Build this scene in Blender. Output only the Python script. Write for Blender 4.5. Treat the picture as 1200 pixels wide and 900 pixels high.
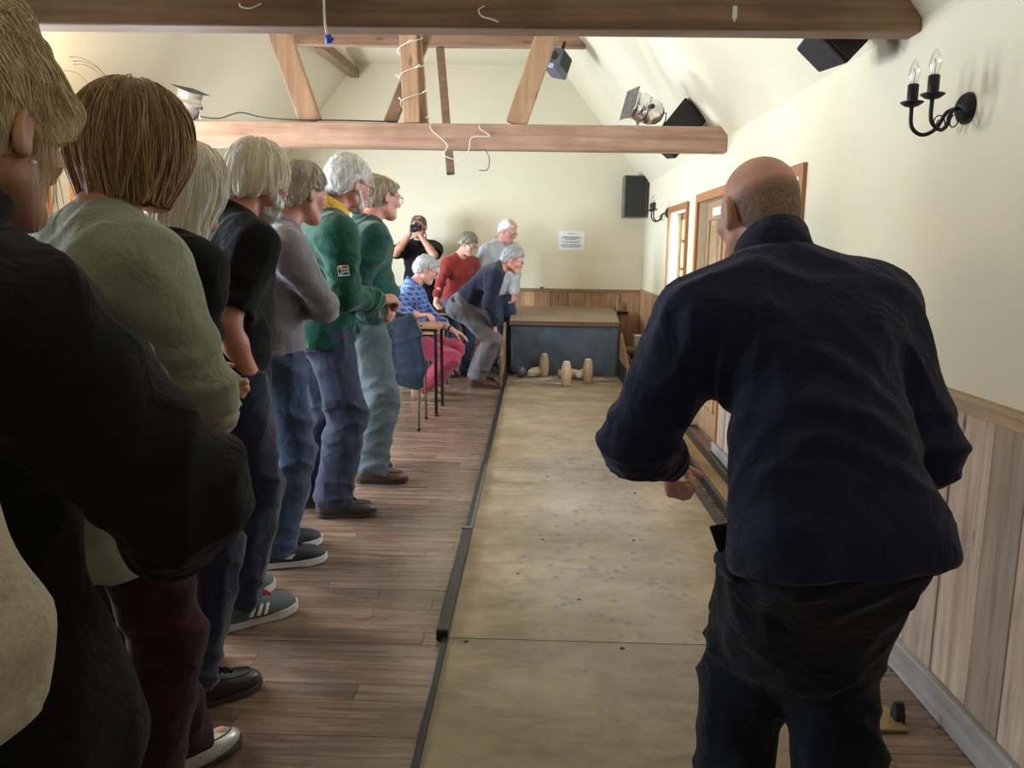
import bpy, math, random
import numpy as np
from mathutils import Vector, Matrix

for o in list(bpy.data.objects):
    bpy.data.objects.remove(o, do_unlink=True)
SC = bpy.context.scene
COL = SC.collection
rad = math.radians
random.seed(5)

# ------------------------------------------------------------------ camera
CAMZ = 1.38
cd = bpy.data.cameras.new('camera')
cam = bpy.data.objects.new('camera', cd)
COL.objects.link(cam)
cd.sensor_width = 36.0
cd.lens = 36.0 * 960.0 / 1200.0
cd.clip_start = 0.05
cam.matrix_world = (Matrix.Translation((0, 0, CAMZ)) @ Matrix.Rotation(rad(1.503), 4, 'Z')
                    @ Matrix.Rotation(rad(90 - 9.197), 4, 'X') @ Matrix.Rotation(0.016, 4, 'Z'))
SC.camera = cam

# ------------------------------------------------------------------ world
W = bpy.data.worlds.new('overcast_sky')
SC.world = W
W.use_nodes = True
bg = W.node_tree.nodes['Background']
bg.inputs[0].default_value = (0.72, 0.86, 1.0, 1)
bg.inputs[1].default_value = 6.0

# ------------------------------------------------------------------ daylight in the windows, lamps, added rear fill
def area(name, loc, rot, sx, sy, power, color, spread=180):
    l = bpy.data.lights.new(name, 'AREA')
    l.shape = 'RECTANGLE'; l.size = sx; l.size_y = sy
    l.energy = power; l.color = color; l.spread = rad(spread)
    o = bpy.data.objects.new(name, l); COL.objects.link(o)
    o.location = loc; o.rotation_euler = rot
    return o
DAY = (0.74, 0.86, 1.0)
# left wall windows (outside the frame) face +X; right wall windows face -X
for y0, y1, p in ((2.55, 3.75, 150), (4.15, 5.35, 180), (6.9, 8.5, 290)):
    area('window_and_fill_light', (-3.50, (y0 + y1) / 2, 1.45), (0, rad(-90), 0), 1.1, y1 - y0, p, DAY)
area('window_and_fill_light', (1.56, 7.56, 1.37), (0, rad(90), 0), 0.8, 0.85, 40, DAY)
area('window_and_fill_light', (1.56, 4.55, 1.37), (0, rad(90), 0), 0.8, 0.88, 45, DAY)
area('window_and_fill_light', (-0.9, -2.9, 1.6), (rad(90), 0, 0), 2.2, 1.0, 14, (1.0, 0.95, 0.86))  # added warm fill behind the camera; that wall has no opening

SC.view_settings.view_transform = 'Standard'
SC.view_settings.look = 'None'
SC.view_settings.gamma = 1.0
SC.view_settings.use_curve_mapping = False
SC.view_settings.exposure = 0.03

# ------------------------------------------------------------------ materials
MATS = {}
def nmat(name):
    m = bpy.data.materials.new(name); m.use_nodes = True
    nt = m.node_tree
    return m, nt, nt.nodes, nt.links, nt.nodes['Principled BSDF']
def coords(N, L, stretch, world=False, rnd=True):
    """object or world position, stretched, shifted per object"""
    if world:
        g = N.new('ShaderNodeNewGeometry'); src = g.outputs['Position']
    else:
        g = N.new('ShaderNodeTexCoord'); src = g.outputs['Object']
    mp = N.new('ShaderNodeMapping'); mp.inputs['Scale'].default_value = stretch
    L.new(src, mp.inputs['Vector'])
    if rnd:
        oi = N.new('ShaderNodeObjectInfo')
        mu = N.new('ShaderNodeMath'); mu.operation = 'MULTIPLY'; mu.inputs[1].default_value = 37.0
        L.new(oi.outputs['Random'], mu.inputs[0]); L.new(mu.outputs[0], mp.inputs['Location'])
    return mp.outputs['Vector']
def ramp(N, L, fac, stops):
    r = N.new('ShaderNodeValToRGB')
    while len(r.color_ramp.elements) < len(stops): r.color_ramp.elements.new(0.5)
    for e, (p, c) in zip(r.color_ramp.elements, stops):
        e.position = p; e.color = (c[0], c[1], c[2], 1)
    L.new(fac, r.inputs['Fac'])
    return r.outputs['Color']
def noise(N, L, vec, scale, detail=4, rough=0.55, dist=0.0):
    n = N.new('ShaderNodeTexNoise'); n.inputs['Scale'].default_value = scale
    n.inputs['Detail'].default_value = detail; n.inputs['Roughness'].default_value = rough
    n.inputs['Distortion'].default_value = dist
    L.new(vec, n.inputs['Vector'])
    return n.outputs['Fac']
def mixc(N, L, fac, a, b, mode='MIX'):
    m = N.new('ShaderNodeMix'); m.data_type = 'RGBA'; m.blend_type = mode
    for s, v in ((m.inputs[0], fac), (m.inputs[6], a), (m.inputs[7], b)):
        if hasattr(v, 'is_output'): L.new(v, s)
        elif isinstance(v, (int, float)): s.default_value = v
        else: s.default_value = (v[0], v[1], v[2], 1)
    return m.outputs[2]
def bump(N, L, b, height, strength=0.3, dist=0.01):
    bp = N.new('ShaderNodeBump'); bp.inputs['Strength'].default_value = strength
    bp.inputs['Distance'].default_value = dist
    L.new(height, bp.inputs['Height']); L.new(bp.outputs['Normal'], b.inputs['Normal'])
def math_(N, L, op, a, b=None, clamp=False):
    m = N.new('ShaderNodeMath'); m.operation = op; m.use_clamp = clamp
    for s, v in ((m.inputs[0], a), (m.inputs[1], b)):
        if v is None: continue
        if hasattr(v, 'is_output'): L.new(v, s)
        else: s.default_value = v
    return m.outputs[0]

def plain(name, c, rough=0.5, metal=0.0, var=0.12, scale=12, bs=0.0, spec=0.5):
    if name in MATS: return MATS[name]
    m, nt, N, L, b = nmat(name)
    v = coords(N, L, (1, 1, 1))
    n = noise(N, L, v, scale)
    col = ramp(N, L, n, [(0.3, [x * (1 - var) for x in c]), (0.7, [min(1, x * (1 + var)) for x in c])])
    L.new(col, b.inputs['Base Color'])
    b.inputs['Roughness'].default_value = rough; b.inputs['Metallic'].default_value = metal
    b.inputs['Specular IOR Level'].default_value = spec
    if bs: bump(N, L, b, n, bs, 0.004)
    MATS[name] = m
    return m

def cloth(name, c, rough=0.95, var=0.16, fine=260, sheen=0.25, mottle=None):
    """woven or knitted cloth: tonal variation and a fine weave relief"""
    if name in MATS: return MATS[name]
    m, nt, N, L, b = nmat(name)
    v = coords(N, L, (1, 1, 1))
    big = noise(N, L, v, 6, 3)
    fn = noise(N, L, v, fine, 2)
    wr = noise(N, L, v, 11, 3, 0.55, 0.9)
    c2 = mottle or [x * (1 - 2 * var) for x in c]
    col = ramp(N, L, big, [(0.28, c2), (0.72, [min(1, x * (1 + var)) for x in c])])
    col = mixc(N, L, 0.35, col, ramp(N, L, fn, [(0.3, [x * .65 for x in c]), (0.7, [min(1, x * 1.3) for x in c])]))
    L.new(col, b.inputs['Base Color'])
    b.inputs['Roughness'].default_value = rough
    b.inputs['Specular IOR Level'].default_value = 0.2
    b.inputs['Sheen Weight'].default_value = sheen
    b.inputs['Sheen Roughness'].default_value = 0.5
    bump(N, L, b, math_(N, L, 'ADD', math_(N, L, 'MULTIPLY', fn, 0.06), wr), 0.55, 0.024)
    MATS[name] = m
    return m

def check_cloth(name):
    m, nt, N, L, b = nmat(name)
    v = coords(N, L, (1, 1, 1), rnd=False)
    base = (0.016, 0.05, 0.23)
    def stripes(direction, scale):
        w = N.new('ShaderNodeTexWave'); w.bands_direction = direction
        w.inputs['Scale'].default_value = scale; w.inputs['Distortion'].default_value = 0.6
        L.new(v, w.inputs['Vector']); return w.outputs['Fac']
    a = ramp(N, L, stripes('Z', 7), [(0.55, (0, 0, 0)), (0.7, (1, 1, 1))])
    d = ramp(N, L, stripes('DIAGONAL', 6), [(0.6, (0, 0, 0)), (0.75, (1, 1, 1))])
    s = math_(N, L, 'ADD', a, d, True)
    f = math_(N, L, 'MULTIPLY', s, noise(N, L, v, 30))
    L.new(mixc(N, L, math_(N, L, 'MULTIPLY', f, 0.55), base, (0.45, 0.58, 0.85)), b.inputs['Base Color'])
    b.inputs['Roughness'].default_value = 0.9
    return m

def wood(name, dark, mid, light, axis='X', world=True, scale=1.0, rough=0.6, knots=True, bs=0.25, tint=0.25, spec=0.4, coat=0.0):
    """grain along one axis, per-board tint, knots and wear"""
    if name in MATS: return MATS[name]
    m, nt, N, L, b = nmat(name)
    st = {'X': (0.9, 14, 14), 'Y': (14, 0.9, 14), 'Z': (14, 14, 0.9)}[axis]
    v = coords(N, L, [s * scale for s in st], world)
    g = noise(N, L, v, 2.2, 8, 0.6, 0.4)
    col = ramp(N, L, g, [(0.25, dark), (0.5, mid), (0.75, light)])
    st2 = {'X': (3, 9, 9), 'Y': (9, 3, 9), 'Z': (9, 9, 3)}[axis]
    v2 = coords(N, L, [s * scale for s in st2], world)
    if knots:
        vo = N.new('ShaderNodeTexVoronoi'); vo.inputs['Scale'].default_value = 1.0
        L.new(v2, vo.inputs['Vector'])
        k = ramp(N, L, vo.outputs['Distance'], [(0.05, (1, 1, 1)), (0.13, (0, 0, 0))])
        col = mixc(N, L, k, col, [x * 0.4 for x in dark])
    oi = N.new('ShaderNodeObjectInfo')
    t = ramp(N, L, oi.outputs['Random'], [(0, [1 - tint] * 3), (1, [1 + tint * .4] * 3)])
    col = mixc(N, L, 1.0, col, t, 'MULTIPLY')
    blot = noise(N, L, coords(N, L, (2, 2, 2), world), 1.5, 4)
    col = mixc(N, L, ramp(N, L, blot, [(0.45, (0, 0, 0)), (0.75, (.6, .6, .6))]), col, dark)
    L.new(col, b.inputs['Base Color'])
    r = math_(N, L, 'MULTIPLY_ADD', g, 0.3); N[-1].inputs[2].default_value = rough - 0.15
    L.new(r, b.inputs['Roughness'])
    b.inputs['Specular IOR Level'].default_value = spec
    b.inputs['Coat Weight'].default_value = coat; b.inputs['Coat Roughness'].default_value = 0.3
    if bs: bump(N, L, b, g, bs, 0.004)
    MATS[name] = m
    return m

def plaster(name, c):
    m, nt, N, L, b = nmat(name)
    v = coords(N, L, (1, 1, 1), True, False)
    n = noise(N, L, v, 1.1, 5, 0.6)
    col = ramp(N, L, n, [(0.3, [x * 0.94 for x in c]), (0.7, c)])
    fn = noise(N, L, v, 60, 3)
    L.new(col, b.inputs['Base Color']); b.inputs['Roughness'].default_value = 0.85
    b.inputs['Specular IOR Level'].default_value = 0.2
    bump(N, L, b, math_(N, L, 'ADD', noise(N, L, v, 5, 3), math_(N, L, 'MULTIPLY', fn, 0.15)), 0.12, 0.02)
    return m

def lane_mat(name, c1, c2, c3):
    """worn plywood: pale grain across the lane, blue-grey ball bruises"""
    m, nt, N, L, b = nmat(name)
    v = coords(N, L, (2.2, 6, 1), True)
    g = noise(N, L, v, 3, 9, 0.72, 0.6)
    col = ramp(N, L, g, [(0.28, c1), (0.52, c2), (0.76, c3)])
    p = coords(N, L, (1, 1, 1), True, False)
    big = noise(N, L, p, 3.2, 6, 0.65)
    col = mixc(N, L, ramp(N, L, big, [(0.42, (0, 0, 0)), (0.66, (.8, .8, .8))]), col, c3)
    # bruises: thicker in the middle of the lane
    geo = N.new('ShaderNodeNewGeometry'); sp = N.new('ShaderNodeSeparateXYZ'); L.new(geo.outputs['Position'], sp.inputs[0])
    dx = math_(N, L, 'ABSOLUTE', math_(N, L, 'SUBTRACT', sp.outputs['X'], 0.36))
    cen = ramp(N, L, dx, [(0.15, (1, 1, 1)), (0.6, (0, 0, 0))])
    ylim = ramp(N, L, math_(N, L, 'DIVIDE', sp.outputs['Y'], 10.0), [(0.22, (.12, .12, .12)), (0.30, (1, 1, 1)), (0.52, (1, 1, 1)), (0.65, (.25, .25, .25))])
    vo = N.new('ShaderNodeTexVoronoi'); vo.inputs['Scale'].default_value = 21; L.new(coords(N, L, (1, .8, 1), True, False), vo.inputs['Vector'])
    spots = ramp(N, L, vo.outputs['Distance'], [(0.22, (1, 1, 1)), (0.42, (0, 0, 0))])
    pick = ramp(N, L, noise(N, L, p, 9, 2), [(0.47, (0, 0, 0)), (0.56, (1, 1, 1))])
    f = math_(N, L, 'MULTIPLY', math_(N, L, 'MULTIPLY', spots, pick), math_(N, L, 'MULTIPLY', cen, ylim))
    col = mixc(N, L, math_(N, L, 'MULTIPLY', f, 0.95), col, (0.075, 0.075, 0.10))
    film = math_(N, L, 'MULTIPLY', math_(N, L, 'MULTIPLY', cen, ylim), noise(N, L, p, 5, 5))
    col = mixc(N, L, math_(N, L, 'MULTIPLY', film, 0.8), col, (0.36, 0.335, 0.325))
    L.new(col, b.inputs['Base Color'])
    b.inputs['Roughness'].default_value = 0.42
    b.inputs['Specular IOR Level'].default_value = 0.45
    bump(N, L, b, g, 0.08, 0.003)
    return m

def hair_mat(name, c, stretch=(55, 55, 5), rough=0.5, dark=0.55):
    if name in MATS: return MATS[name]
    m, nt, N, L, b = nmat(name)
    v = coords(N, L, stretch, rnd=False)
    n = noise(N, L, v, 1.6, 5, 0.6, 0.6)
    big = noise(N, L, coords(N, L, (14, 14, 4), rnd=False), 1.0, 3)
    col = ramp(N, L, n, [(0.28, [x * dark for x in c]), (0.5, c), (0.74, [min(1, x * 1.45 + .03) for x in c])])
    col = mixc(N, L, ramp(N, L, big, [(.4, (0, 0, 0)), (.75, (.4, .4, .4))]), col, [x * .6 for x in c])
    L.new(col, b.inputs['Base Color']); b.inputs['Roughness'].default_value = rough
    b.inputs['Specular IOR Level'].default_value = 0.4
    bump(N, L, b, n, 0.3, 0.003)
    MATS[name] = m
    return m

def skin_mat(name, c, red=(0.55, 0.16, 0.10)):
    if name in MATS: return MATS[name]
    m, nt, N, L, b = nmat(name)
    v = coords(N, L, (1, 1, 1), rnd=False)
    n = noise(N, L, v, 14, 4)
    col = mixc(N, L, ramp(N, L, n, [(0.4, (0, 0, 0)), (0.75, (.5, .5, .5))]), c, red)
    L.new(col, b.inputs['Base Color']); b.inputs['Roughness'].default_value = 0.5
    b.inputs['Subsurface Weight'].default_value = 0.08
    b.inputs['Subsurface Radius'].default_value = (0.01, 0.004, 0.002)
    bump(N, L, b, noise(N, L, v, 180, 2), 0.12, 0.002)
    MATS[name] = m
    return m

def pane_mat():
    m, nt, N, L, b = nmat('window_glass')
    N.remove(b)
    t = N.new('ShaderNodeBsdfTransparent'); g = N.new('ShaderNodeBsdfGlossy'); g.inputs['Roughness'].default_value = 0.03
    f = N.new('ShaderNodeLayerWeight'); mx = N.new('ShaderNodeMixShader')
    L.new(math_(N, L, 'MULTIPLY_ADD', math_(N, L, 'POWER', f.outputs['Facing'], 5.0), 0.8), mx.inputs[0]); N[-1].inputs[2].default_value = 0.03
    L.new(t.outputs[0], mx.inputs[1]); L.new(g.outputs[0], mx.inputs[2])
    L.new(mx.outputs[0], N['Material Output'].inputs[0])
    return m
GLASS = pane_mat()

M_WALL = plaster('cream_paint', (0.715, 0.66, 0.50))
M_CEIL = plaster('cream_ceiling_paint', (0.715, 0.66, 0.50))
M_FLOOR = wood('dark_floorboards', (0.095, 0.057, 0.038), (0.20, 0.126, 0.084), (0.33, 0.23, 0.165), 'X', rough=0.27, knots=False, bs=0.05, tint=0.2, spec=0.6)
M_DADO = wood('weathered_pine', (0.30, 0.20, 0.145), (0.52, 0.395, 0.305), (0.66, 0.54, 0.45), 'Z', rough=0.75, bs=0.3, tint=0.35)
M_DADOB = wood('warm_pine', (0.24, 0.12, 0.06), (0.47, 0.28, 0.15), (0.60, 0.39, 0.23), 'Z', rough=0.65, tint=0.3)
M_RAILW = wood('pine_rail', (0.26, 0.16, 0.09), (0.40, 0.27, 0.16), (0.5, 0.36, 0.22), 'Y', rough=0.6, knots=False)
M_RAILX = wood('pine_rail_across', (0.20, 0.12, 0.06), (0.33, 0.21, 0.12), (0.45, 0.31, 0.18), 'X', rough=0.6, knots=False)
M_SKIRT = wood('grey_skirting', (0.20, 0.18, 0.17), (0.34, 0.32, 0.31), (0.45, 0.43, 0.42), 'Y', rough=0.7, knots=False)
M_BEAM = wood('old_oak_beam', (0.11, 0.062, 0.034), (0.235, 0.138, 0.08), (0.35, 0.22, 0.135), 'X', rough=0.6, bs=0.4, scale=.7)
M_BEAM2 = wood('pink_pine_beam', (0.23, 0.125, 0.08), (0.43, 0.265, 0.18), (0.57, 0.38, 0.275), 'X', rough=0.5, bs=0.25, scale=.7)
M_STRUT = wood('pine_strut', (0.22, 0.12, 0.065), (0.40, 0.24, 0.14), (0.52, 0.34, 0.21), 'Z', rough=0.6, bs=0.25, scale=.7)
M_ORANGE = wood('orange_stained_frame', (0.28, 0.10, 0.035), (0.42, 0.17, 0.06), (0.52, 0.24, 0.09), 'Z', rough=0.45, knots=False)
M_DOOR = wood('pine_door', (0.24, 0.14, 0.07), (0.42, 0.27, 0.15), (0.52, 0.35, 0.2), 'Z', rough=0.55)
M_LANE = lane_mat('worn_lane_ply', (0.145, 0.098, 0.05), (0.26, 0.185, 0.10), (0.42, 0.325, 0.205))
M_LANE2 = lane_mat('brown_lane_ply', (0.105, 0.072, 0.036), (0.19, 0.135, 0.07), (0.30, 0.225, 0.13))
M_BLACK = plain('black_paint', (0.012, 0.012, 0.014), 0.45)
M_BLACKM = plain('matt_black', (0.010, 0.010, 0.011), 0.75)
M_STEEL = plain('black_steel_tube', (0.025, 0.026, 0.03), 0.32, 0.6)
M_WORN = plain('worn_steel', (0.22, 0.22, 0.23), 0.35, 0.9, var=0.4, scale=40)
M_CHROME = plain('polished_aluminium', (0.75, 0.75, 0.76), 0.16, 1.0, var=0.05)
M_IRON = plain('wrought_iron', (0.012, 0.011, 0.012), 0.5, 0.3)
M_WHITE = plain('white_plastic', (0.75, 0.74, 0.70), 0.45)
M_RUBBER = plain('blue_grey_rubber', (0.075, 0.105, 0.14), 0.55, var=0.3, scale=7)
M_PAPER = plain('white_paper', (0.80, 0.80, 0.84), 0.8, var=0.02)
M_INK = plain('black_ink', (0.02, 0.02, 0.03), 0.8)
M_OLIVEMETAL = plain('olive_chair_tube', (0.20, 0.19, 0.14), 0.4, 0.5)

# ------------------------------------------------------------------ tags and mesh builder
def tag(o, label=None, cat=None, group=None, kind=None):
    if label: o['label'] = label
    if cat: o['category'] = cat
    if group: o['group'] = group
    if kind: o['kind'] = kind
    return o
def empty(name, loc=(0, 0, 0), rz=0.0):
    o = bpy.data.objects.new(name, None); COL.objects.link(o)
    o.location = loc; o.rotation_euler = (0, 0, rz); o.empty_display_size = 0.1
    return o
def link_mesh(name, me, mat, parent=None, loc=None):
    o = bpy.data.objects.new(name, me); COL.objects.link(o)
    if mat is not None and len(me.materials) == 0:
        me.materials.append(mat)
    if parent is not None: o.parent = parent
    if loc is not None: o.location = loc
    return o
def np_mesh(name, V, Q, smooth=True):
    V = np.asarray(V, np.float32); Q = np.asarray(Q, np.int32)
    me = bpy.data.meshes.new(name)
    me.vertices.add(len(V)); me.vertices.foreach_set('co', V.ravel())
    n = Q.shape[1]
    me.loops.add(Q.size); me.loops.foreach_set('vertex_index', Q.ravel())
    me.polygons.add(len(Q)); me.polygons.foreach_set('loop_start', np.arange(0, Q.size, n, dtype=np.int32))
    if smooth: me.polygons.foreach_set('use_smooth', np.ones(len(Q), bool))
    me.update(calc_edges=True)
    return me

class MB:
    def __init__(s): s.v = []; s.f = []; s.sm = []
    def add(s, vs, fs, smooth=False):
        b = len(s.v); s.v += [tuple(x) for x in vs]
        s.f += [tuple(i + b for i in f) for f in fs]; s.sm += [smooth] * len(fs)
        return s
    def box(s, lo, hi, M=None):
        x0, y0, z0 = lo; x1, y1, z1 = hi
        vs = [(x0, y0, z0), (x1, y0, z0), (x1, y1, z0), (x0, y1, z0), (x0, y0, z1), (x1, y0, z1), (x1, y1, z1), (x0, y1, z1)]
        if M is not None: vs = [M @ Vector(v) for v in vs]
        return s.add(vs, [(3, 2, 1, 0), (4, 5, 6, 7), (0, 1, 5, 4), (1, 2, 6, 5), (2, 3, 7, 6), (3, 0, 4, 7)])
    def bar(s, a, b, w, d, up=(0, 0, 1)):
        """square bar from a to b"""
        a = Vector(a); b = Vector(b); z = (b - a).normalized(); u = Vector(up)
        if abs(z.dot(u)) > 0.98: u = Vector((0, 1, 0))
        x = u.cross(z).normalized(); y = z.cross(x)
        vs = []
        for p in (a, b):
            for i, j in ((-1, -1), (1, -1), (1, 1), (-1, 1)): vs.append(p + x * i * w / 2 + y * j * d / 2)
        return s.add(vs, [(3, 2, 1, 0), (4, 5, 6, 7), (0, 1, 5, 4), (1, 2, 6, 5), (2, 3, 7, 6), (3, 0, 4, 7)])
    def tube(s, pts, r, n=8, cap=True):
        P = [Vector(p) for p in pts]
        R = r if isinstance(r, (list, tuple)) else [r] * len(P)
        vs = []; fs = []; x = None
        for i, p in enumerate(P):
            t = (P[min(i + 1, len(P) - 1)] - P[max(i - 1, 0)])
            t = t.normalized() if t.length > 1e-9 else Vector((0, 0, 1))
            if x is None:
                u = Vector((0, 0, 1)) if abs(t.z) < 0.9 else Vector((1, 0, 0))
                x = u.cross(t).normalized()
            x = (x - t * x.dot(t)).normalized(); y = t.cross(x)
            for k in range(n):
                a = 2 * math.pi * k / n
                vs.append(p + (x * math.cos(a) + y * math.sin(a)) * R[i])
        for i in range(len(P) - 1):
            for k in range(n):
                fs.append((i * n + k, i * n + (k + 1) % n, (i + 1) * n + (k + 1) % n, (i + 1) * n + k))
        if cap:
            fs.append(tuple(range(n))[::-1]); fs.append(tuple((len(P) - 1) * n + k for k in range(n)))
        return s.add(vs, fs, True)
    def lathe(s, prof, M=None, n=20):
        vs = []; fs = []
        for r, z in prof:
            for k in range(n):
                a = 2 * math.pi * k / n
                v = Vector((r * math.cos(a), r * math.sin(a), z))
                vs.append(M @ v if M is not None else v)
        for i in range(len(prof) - 1):
            for k in range(n):
                fs.append((i * n + k, i * n + (k + 1) % n, (i + 1) * n + (k + 1) % n, (i + 1) * n + k))
        fs.append(tuple(range(n))[::-1]); fs.append(tuple((len(prof) - 1) * n + k for k in range(n)))
        return s.add(vs, fs, True)
    def prism(s, poly, lo, hi, axis='Z', M=None):
        n = len(poly); vs = []
        for h in (lo, hi):
            for a, b in poly:
                v = {'Z': (a, b, h), 'Y': (a, h, b), 'X': (h, a, b)}[axis]
                vs.append(M @ Vector(v) if M is not None else v)
        fs = [tuple(range(n))[::-1], tuple(range(n, 2 * n))]
        for i in range(n): fs.append((i, (i + 1) % n, n + (i + 1) % n, n + i))
        return s.add(vs, fs)
    def build(s, name, mat, parent=None, loc=None, bevel=0.0, seg=2):
        me = bpy.data.meshes.new(name)
        me.from_pydata([tuple(v) for v in s.v], [], s.f)
        me.polygons.foreach_set('use_smooth', s.sm)
        me.update()
        import bmesh
        bm = bmesh.new(); bm.from_mesh(me); bmesh.ops.recalc_face_normals(bm, faces=bm.faces); bm.to_mesh(me); bm.free()
        o = link_mesh(name, me, mat, parent, loc)
        if bevel:
            md = o.modifiers.new('bevel', 'BEVEL'); md.width = bevel; md.segments = seg; md.limit_method = 'ANGLE'
        return o
def struct(o): o['kind'] = 'structure'; return o
# ================================================================== the room
XR, XL, YB, YF = 1.28, -3.20, 9.95, -3.0
EAVE, FLATZ, FX0, FX1 = 2.17, 3.51, -2.14, 0.22
LANE0, LANE1 = -0.285, 0.955

def wall_with_holes(name, axis, at, thick, a0, a1, z1, holes, mat):
    """wall perpendicular to axis; holes = (a0, a1, z0, z1)"""
    mb = MB()
    cuts = sorted(set([a0, a1] + [h[0] for h in holes] + [h[1] for h in holes]))
    for c0, c1 in zip(cuts[:-1], cuts[1:]):
        hs = [h for h in holes if h[0] <= c0 + 1e-6 and h[1] >= c1 - 1e-6]
        spans = [(0.0, z1)] if not hs else [(0.0, hs[0][2]), (hs[0][3], z1)]
        for s0, s1 in spans:
            if s1 - s0 < 1e-4: continue
            if axis == 'X': mb.box((at, c0, s0), (at + thick, c1, s1)) if thick > 0 else mb.box((at + thick, c0, s0), (at, c1, s1))
            else: mb.box((c0, at, s0), (c1, at + thick, s1)) if thick > 0 else mb.box((c0, at + thick, s0), (c1, at, s1))
    return struct(mb.build(name, mat))

WIN1 = (7.12, 8.0, 0.98, 1.76)
WIN2 = (4.10, 5.0, 0.98, 1.76)
DOOR1 = (5.62, 6.62, 0.0, 1.78)
wall_r = wall_with_holes('wall_right', 'X', XR, 0.25, YF, YB, EAVE + .02, [WIN1, WIN2, DOOR1], M_WALL)
LW = [(2.55, 3.75, 0.9, 2.0), (4.15, 5.35, 0.9, 2.0), (6.9, 8.5, 0.9, 2.0), (5.75, 6.55, 0.0, 2.05)]
wall_l = wall_with_holes('wall_left', 'X', XL, -0.25, YF, YB, EAVE + .02, LW, M_WALL)
def gable(name, y0, y1, holes=None):
    mb = MB()
    poly = [(XL - .25, 0), (XR + .25, 0), (XR + .25, EAVE), (XR, EAVE), (FX1, FLATZ), (FX0, FLATZ), (XL, EAVE), (XL - .25, EAVE)]
    mb.prism(poly, y0, y1, 'Y')
    return struct(mb.build(name, M_WALL))
wall_b = gable('wall_back', YB, YB + .25)
gable('wall_front', YF - .25, YF)
mb = MB()
t = 0.1
for (xa, za), (xb, zb) in (((XL - .2, EAVE - .25), (FX0, FLATZ)), ((FX0, FLATZ), (FX1, FLATZ)), ((FX1, FLATZ), (XR + .2, EAVE - .25))):
    poly = [(xa, za), (xb, zb), (xb, zb + t + .05), (xa, za + t + .05)]
    mb.prism(poly, YF - .25, YB + .25, 'Y')
struct(mb.build('ceiling', M_CEIL))

# floor: a base slab with floorboards on it
mb = MB(); mb.box((XL - .3, YF - .25, -.10), (XR + .3, YB + .25, -.016))
floor = struct(mb.build('floor', M_FLOOR))
def plank_mesh(w, l):
    mb = MB(); mb.box((0, 0, -.016), (l, w, 0))
    return mb
PW = 0.094
rowsY = np.arange(1.3, 5.8, PW)
shared = {}
rng = random.Random(3)
count = 0
for r, y in enumerate(rowsY):
    x = XL + rng.uniform(-1.0, -0.2)
    while x < XR:
        l = rng.choice((0.9, 1.2, 1.5, 1.8))
        x0, x1 = max(x, XL), min(x + l, XR)
        x += l
        if x1 - x0 < .03: continue
        if x0 > LANE0 - .02 and x1 < LANE1 + .02: continue
        if x1 < -2.2 or count >= 292: continue
        mb = MB(); mb.box((0, 0, -.016), (x1 - x0 - .0018, PW - .0018, 0))
        o = mb.build('plank', M_FLOOR, floor, (x0, y, rng.uniform(-.0012, 0)))
        count += 1
mb = MB()
for y in list(np.arange(YF, 1.3 - PW * .5, PW)) + list(np.arange(rowsY[-1] + PW, YB, PW)):
    x = XL + rng.uniform(-1, -.2)
    while x < XR:
        l = rng.choice((0.9, 1.2, 1.5, 1.8)); x0, x1 = max(x, XL), min(x + l, XR); x += l
        if x1 - x0 > .01: mb.box((x0, y, -.016), (x1 - .0018, min(y + PW - .0018, YB), rng.uniform(-.0012, 0)))
for y in rowsY:
    mb.box((XL, y, -.016), (-2.2, y + PW - .003, 0))
tag(mb.build('floorboards', M_FLOOR, floor), kind='stuff')

# ------------------------------------------------ dado planks, rails, skirting
def dado_planks(wall, axis, at, a0, a1, z0, z1, mat, wmin, wmax, skip=()):
    a = a0
    while a < a1:
        w = min(rng.uniform(wmin, wmax), a1 - a)
        if w < .05: break
        if not any(s0 < a + w and s1 > a for s0, s1 in skip):
            d = rng.uniform(.014, .019)
            mb = MB()
            if axis == 'X': mb.box((-d, .0025, z0), (0.004, w - .0025, z1))
            else: mb.box((.0025, -d, z0), (w - .0025, .004, z1))
            mb.build('dado_plank', mat, wall, (at, a, 0) if axis == 'X' else (a, at, 0), bevel=.003, seg=1)
        a += w
dado_planks(wall_r, 'X', XR, 0.6, 5.55, 0.0, 0.955, M_DADO, .16, .23)
dado_planks(wall_r, 'X', XR, 6.70, YB - .02, 0.0, 0.93, M_DADOB, .16, .23)
dado_planks(wall_b, 'Y', YB, -1.9, XR - .02, 0.0, 0.915, M_DADOB, .17, .23, skip=[(1.02, 1.28)])
mb = MB(); mb.box((XR - .022, 0.6, .935), (XR + .004, 5.55, .985)); mb.box((XR - .034, 0.6, .972), (XR + .004, 5.55, .988))
struct(mb.build('trim_1', M_RAILW, bevel=.003))
mb = MB(); mb.box((XR - .022, 6.7, .915), (XR + .004, YB, .955)); struct(mb.build('trim_2', M_RAILW, bevel=.003))
mb = MB(); mb.box((-1.9, YB - .026, .905), (XR - .02, YB + .004, .945)); struct(mb.build('trim_3', M_RAILX, bevel=.003))
mb = MB(); mb.box((XR - .045, 0.6, 0), (XR - .017, 5.55, .105)); struct(mb.build('baseboard_right', M_SKIRT, bevel=.006))
# boarding joint on the back wall plaster
mb = MB(); mb.box((-0.2, YB - .006, 1.348), (XR, YB + .003, 1.356)); mb.box((1.262, YB - .006, .94), (1.27, YB + .003, 1.35)); struct(mb.build('trim_4', M_WALL))

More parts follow.
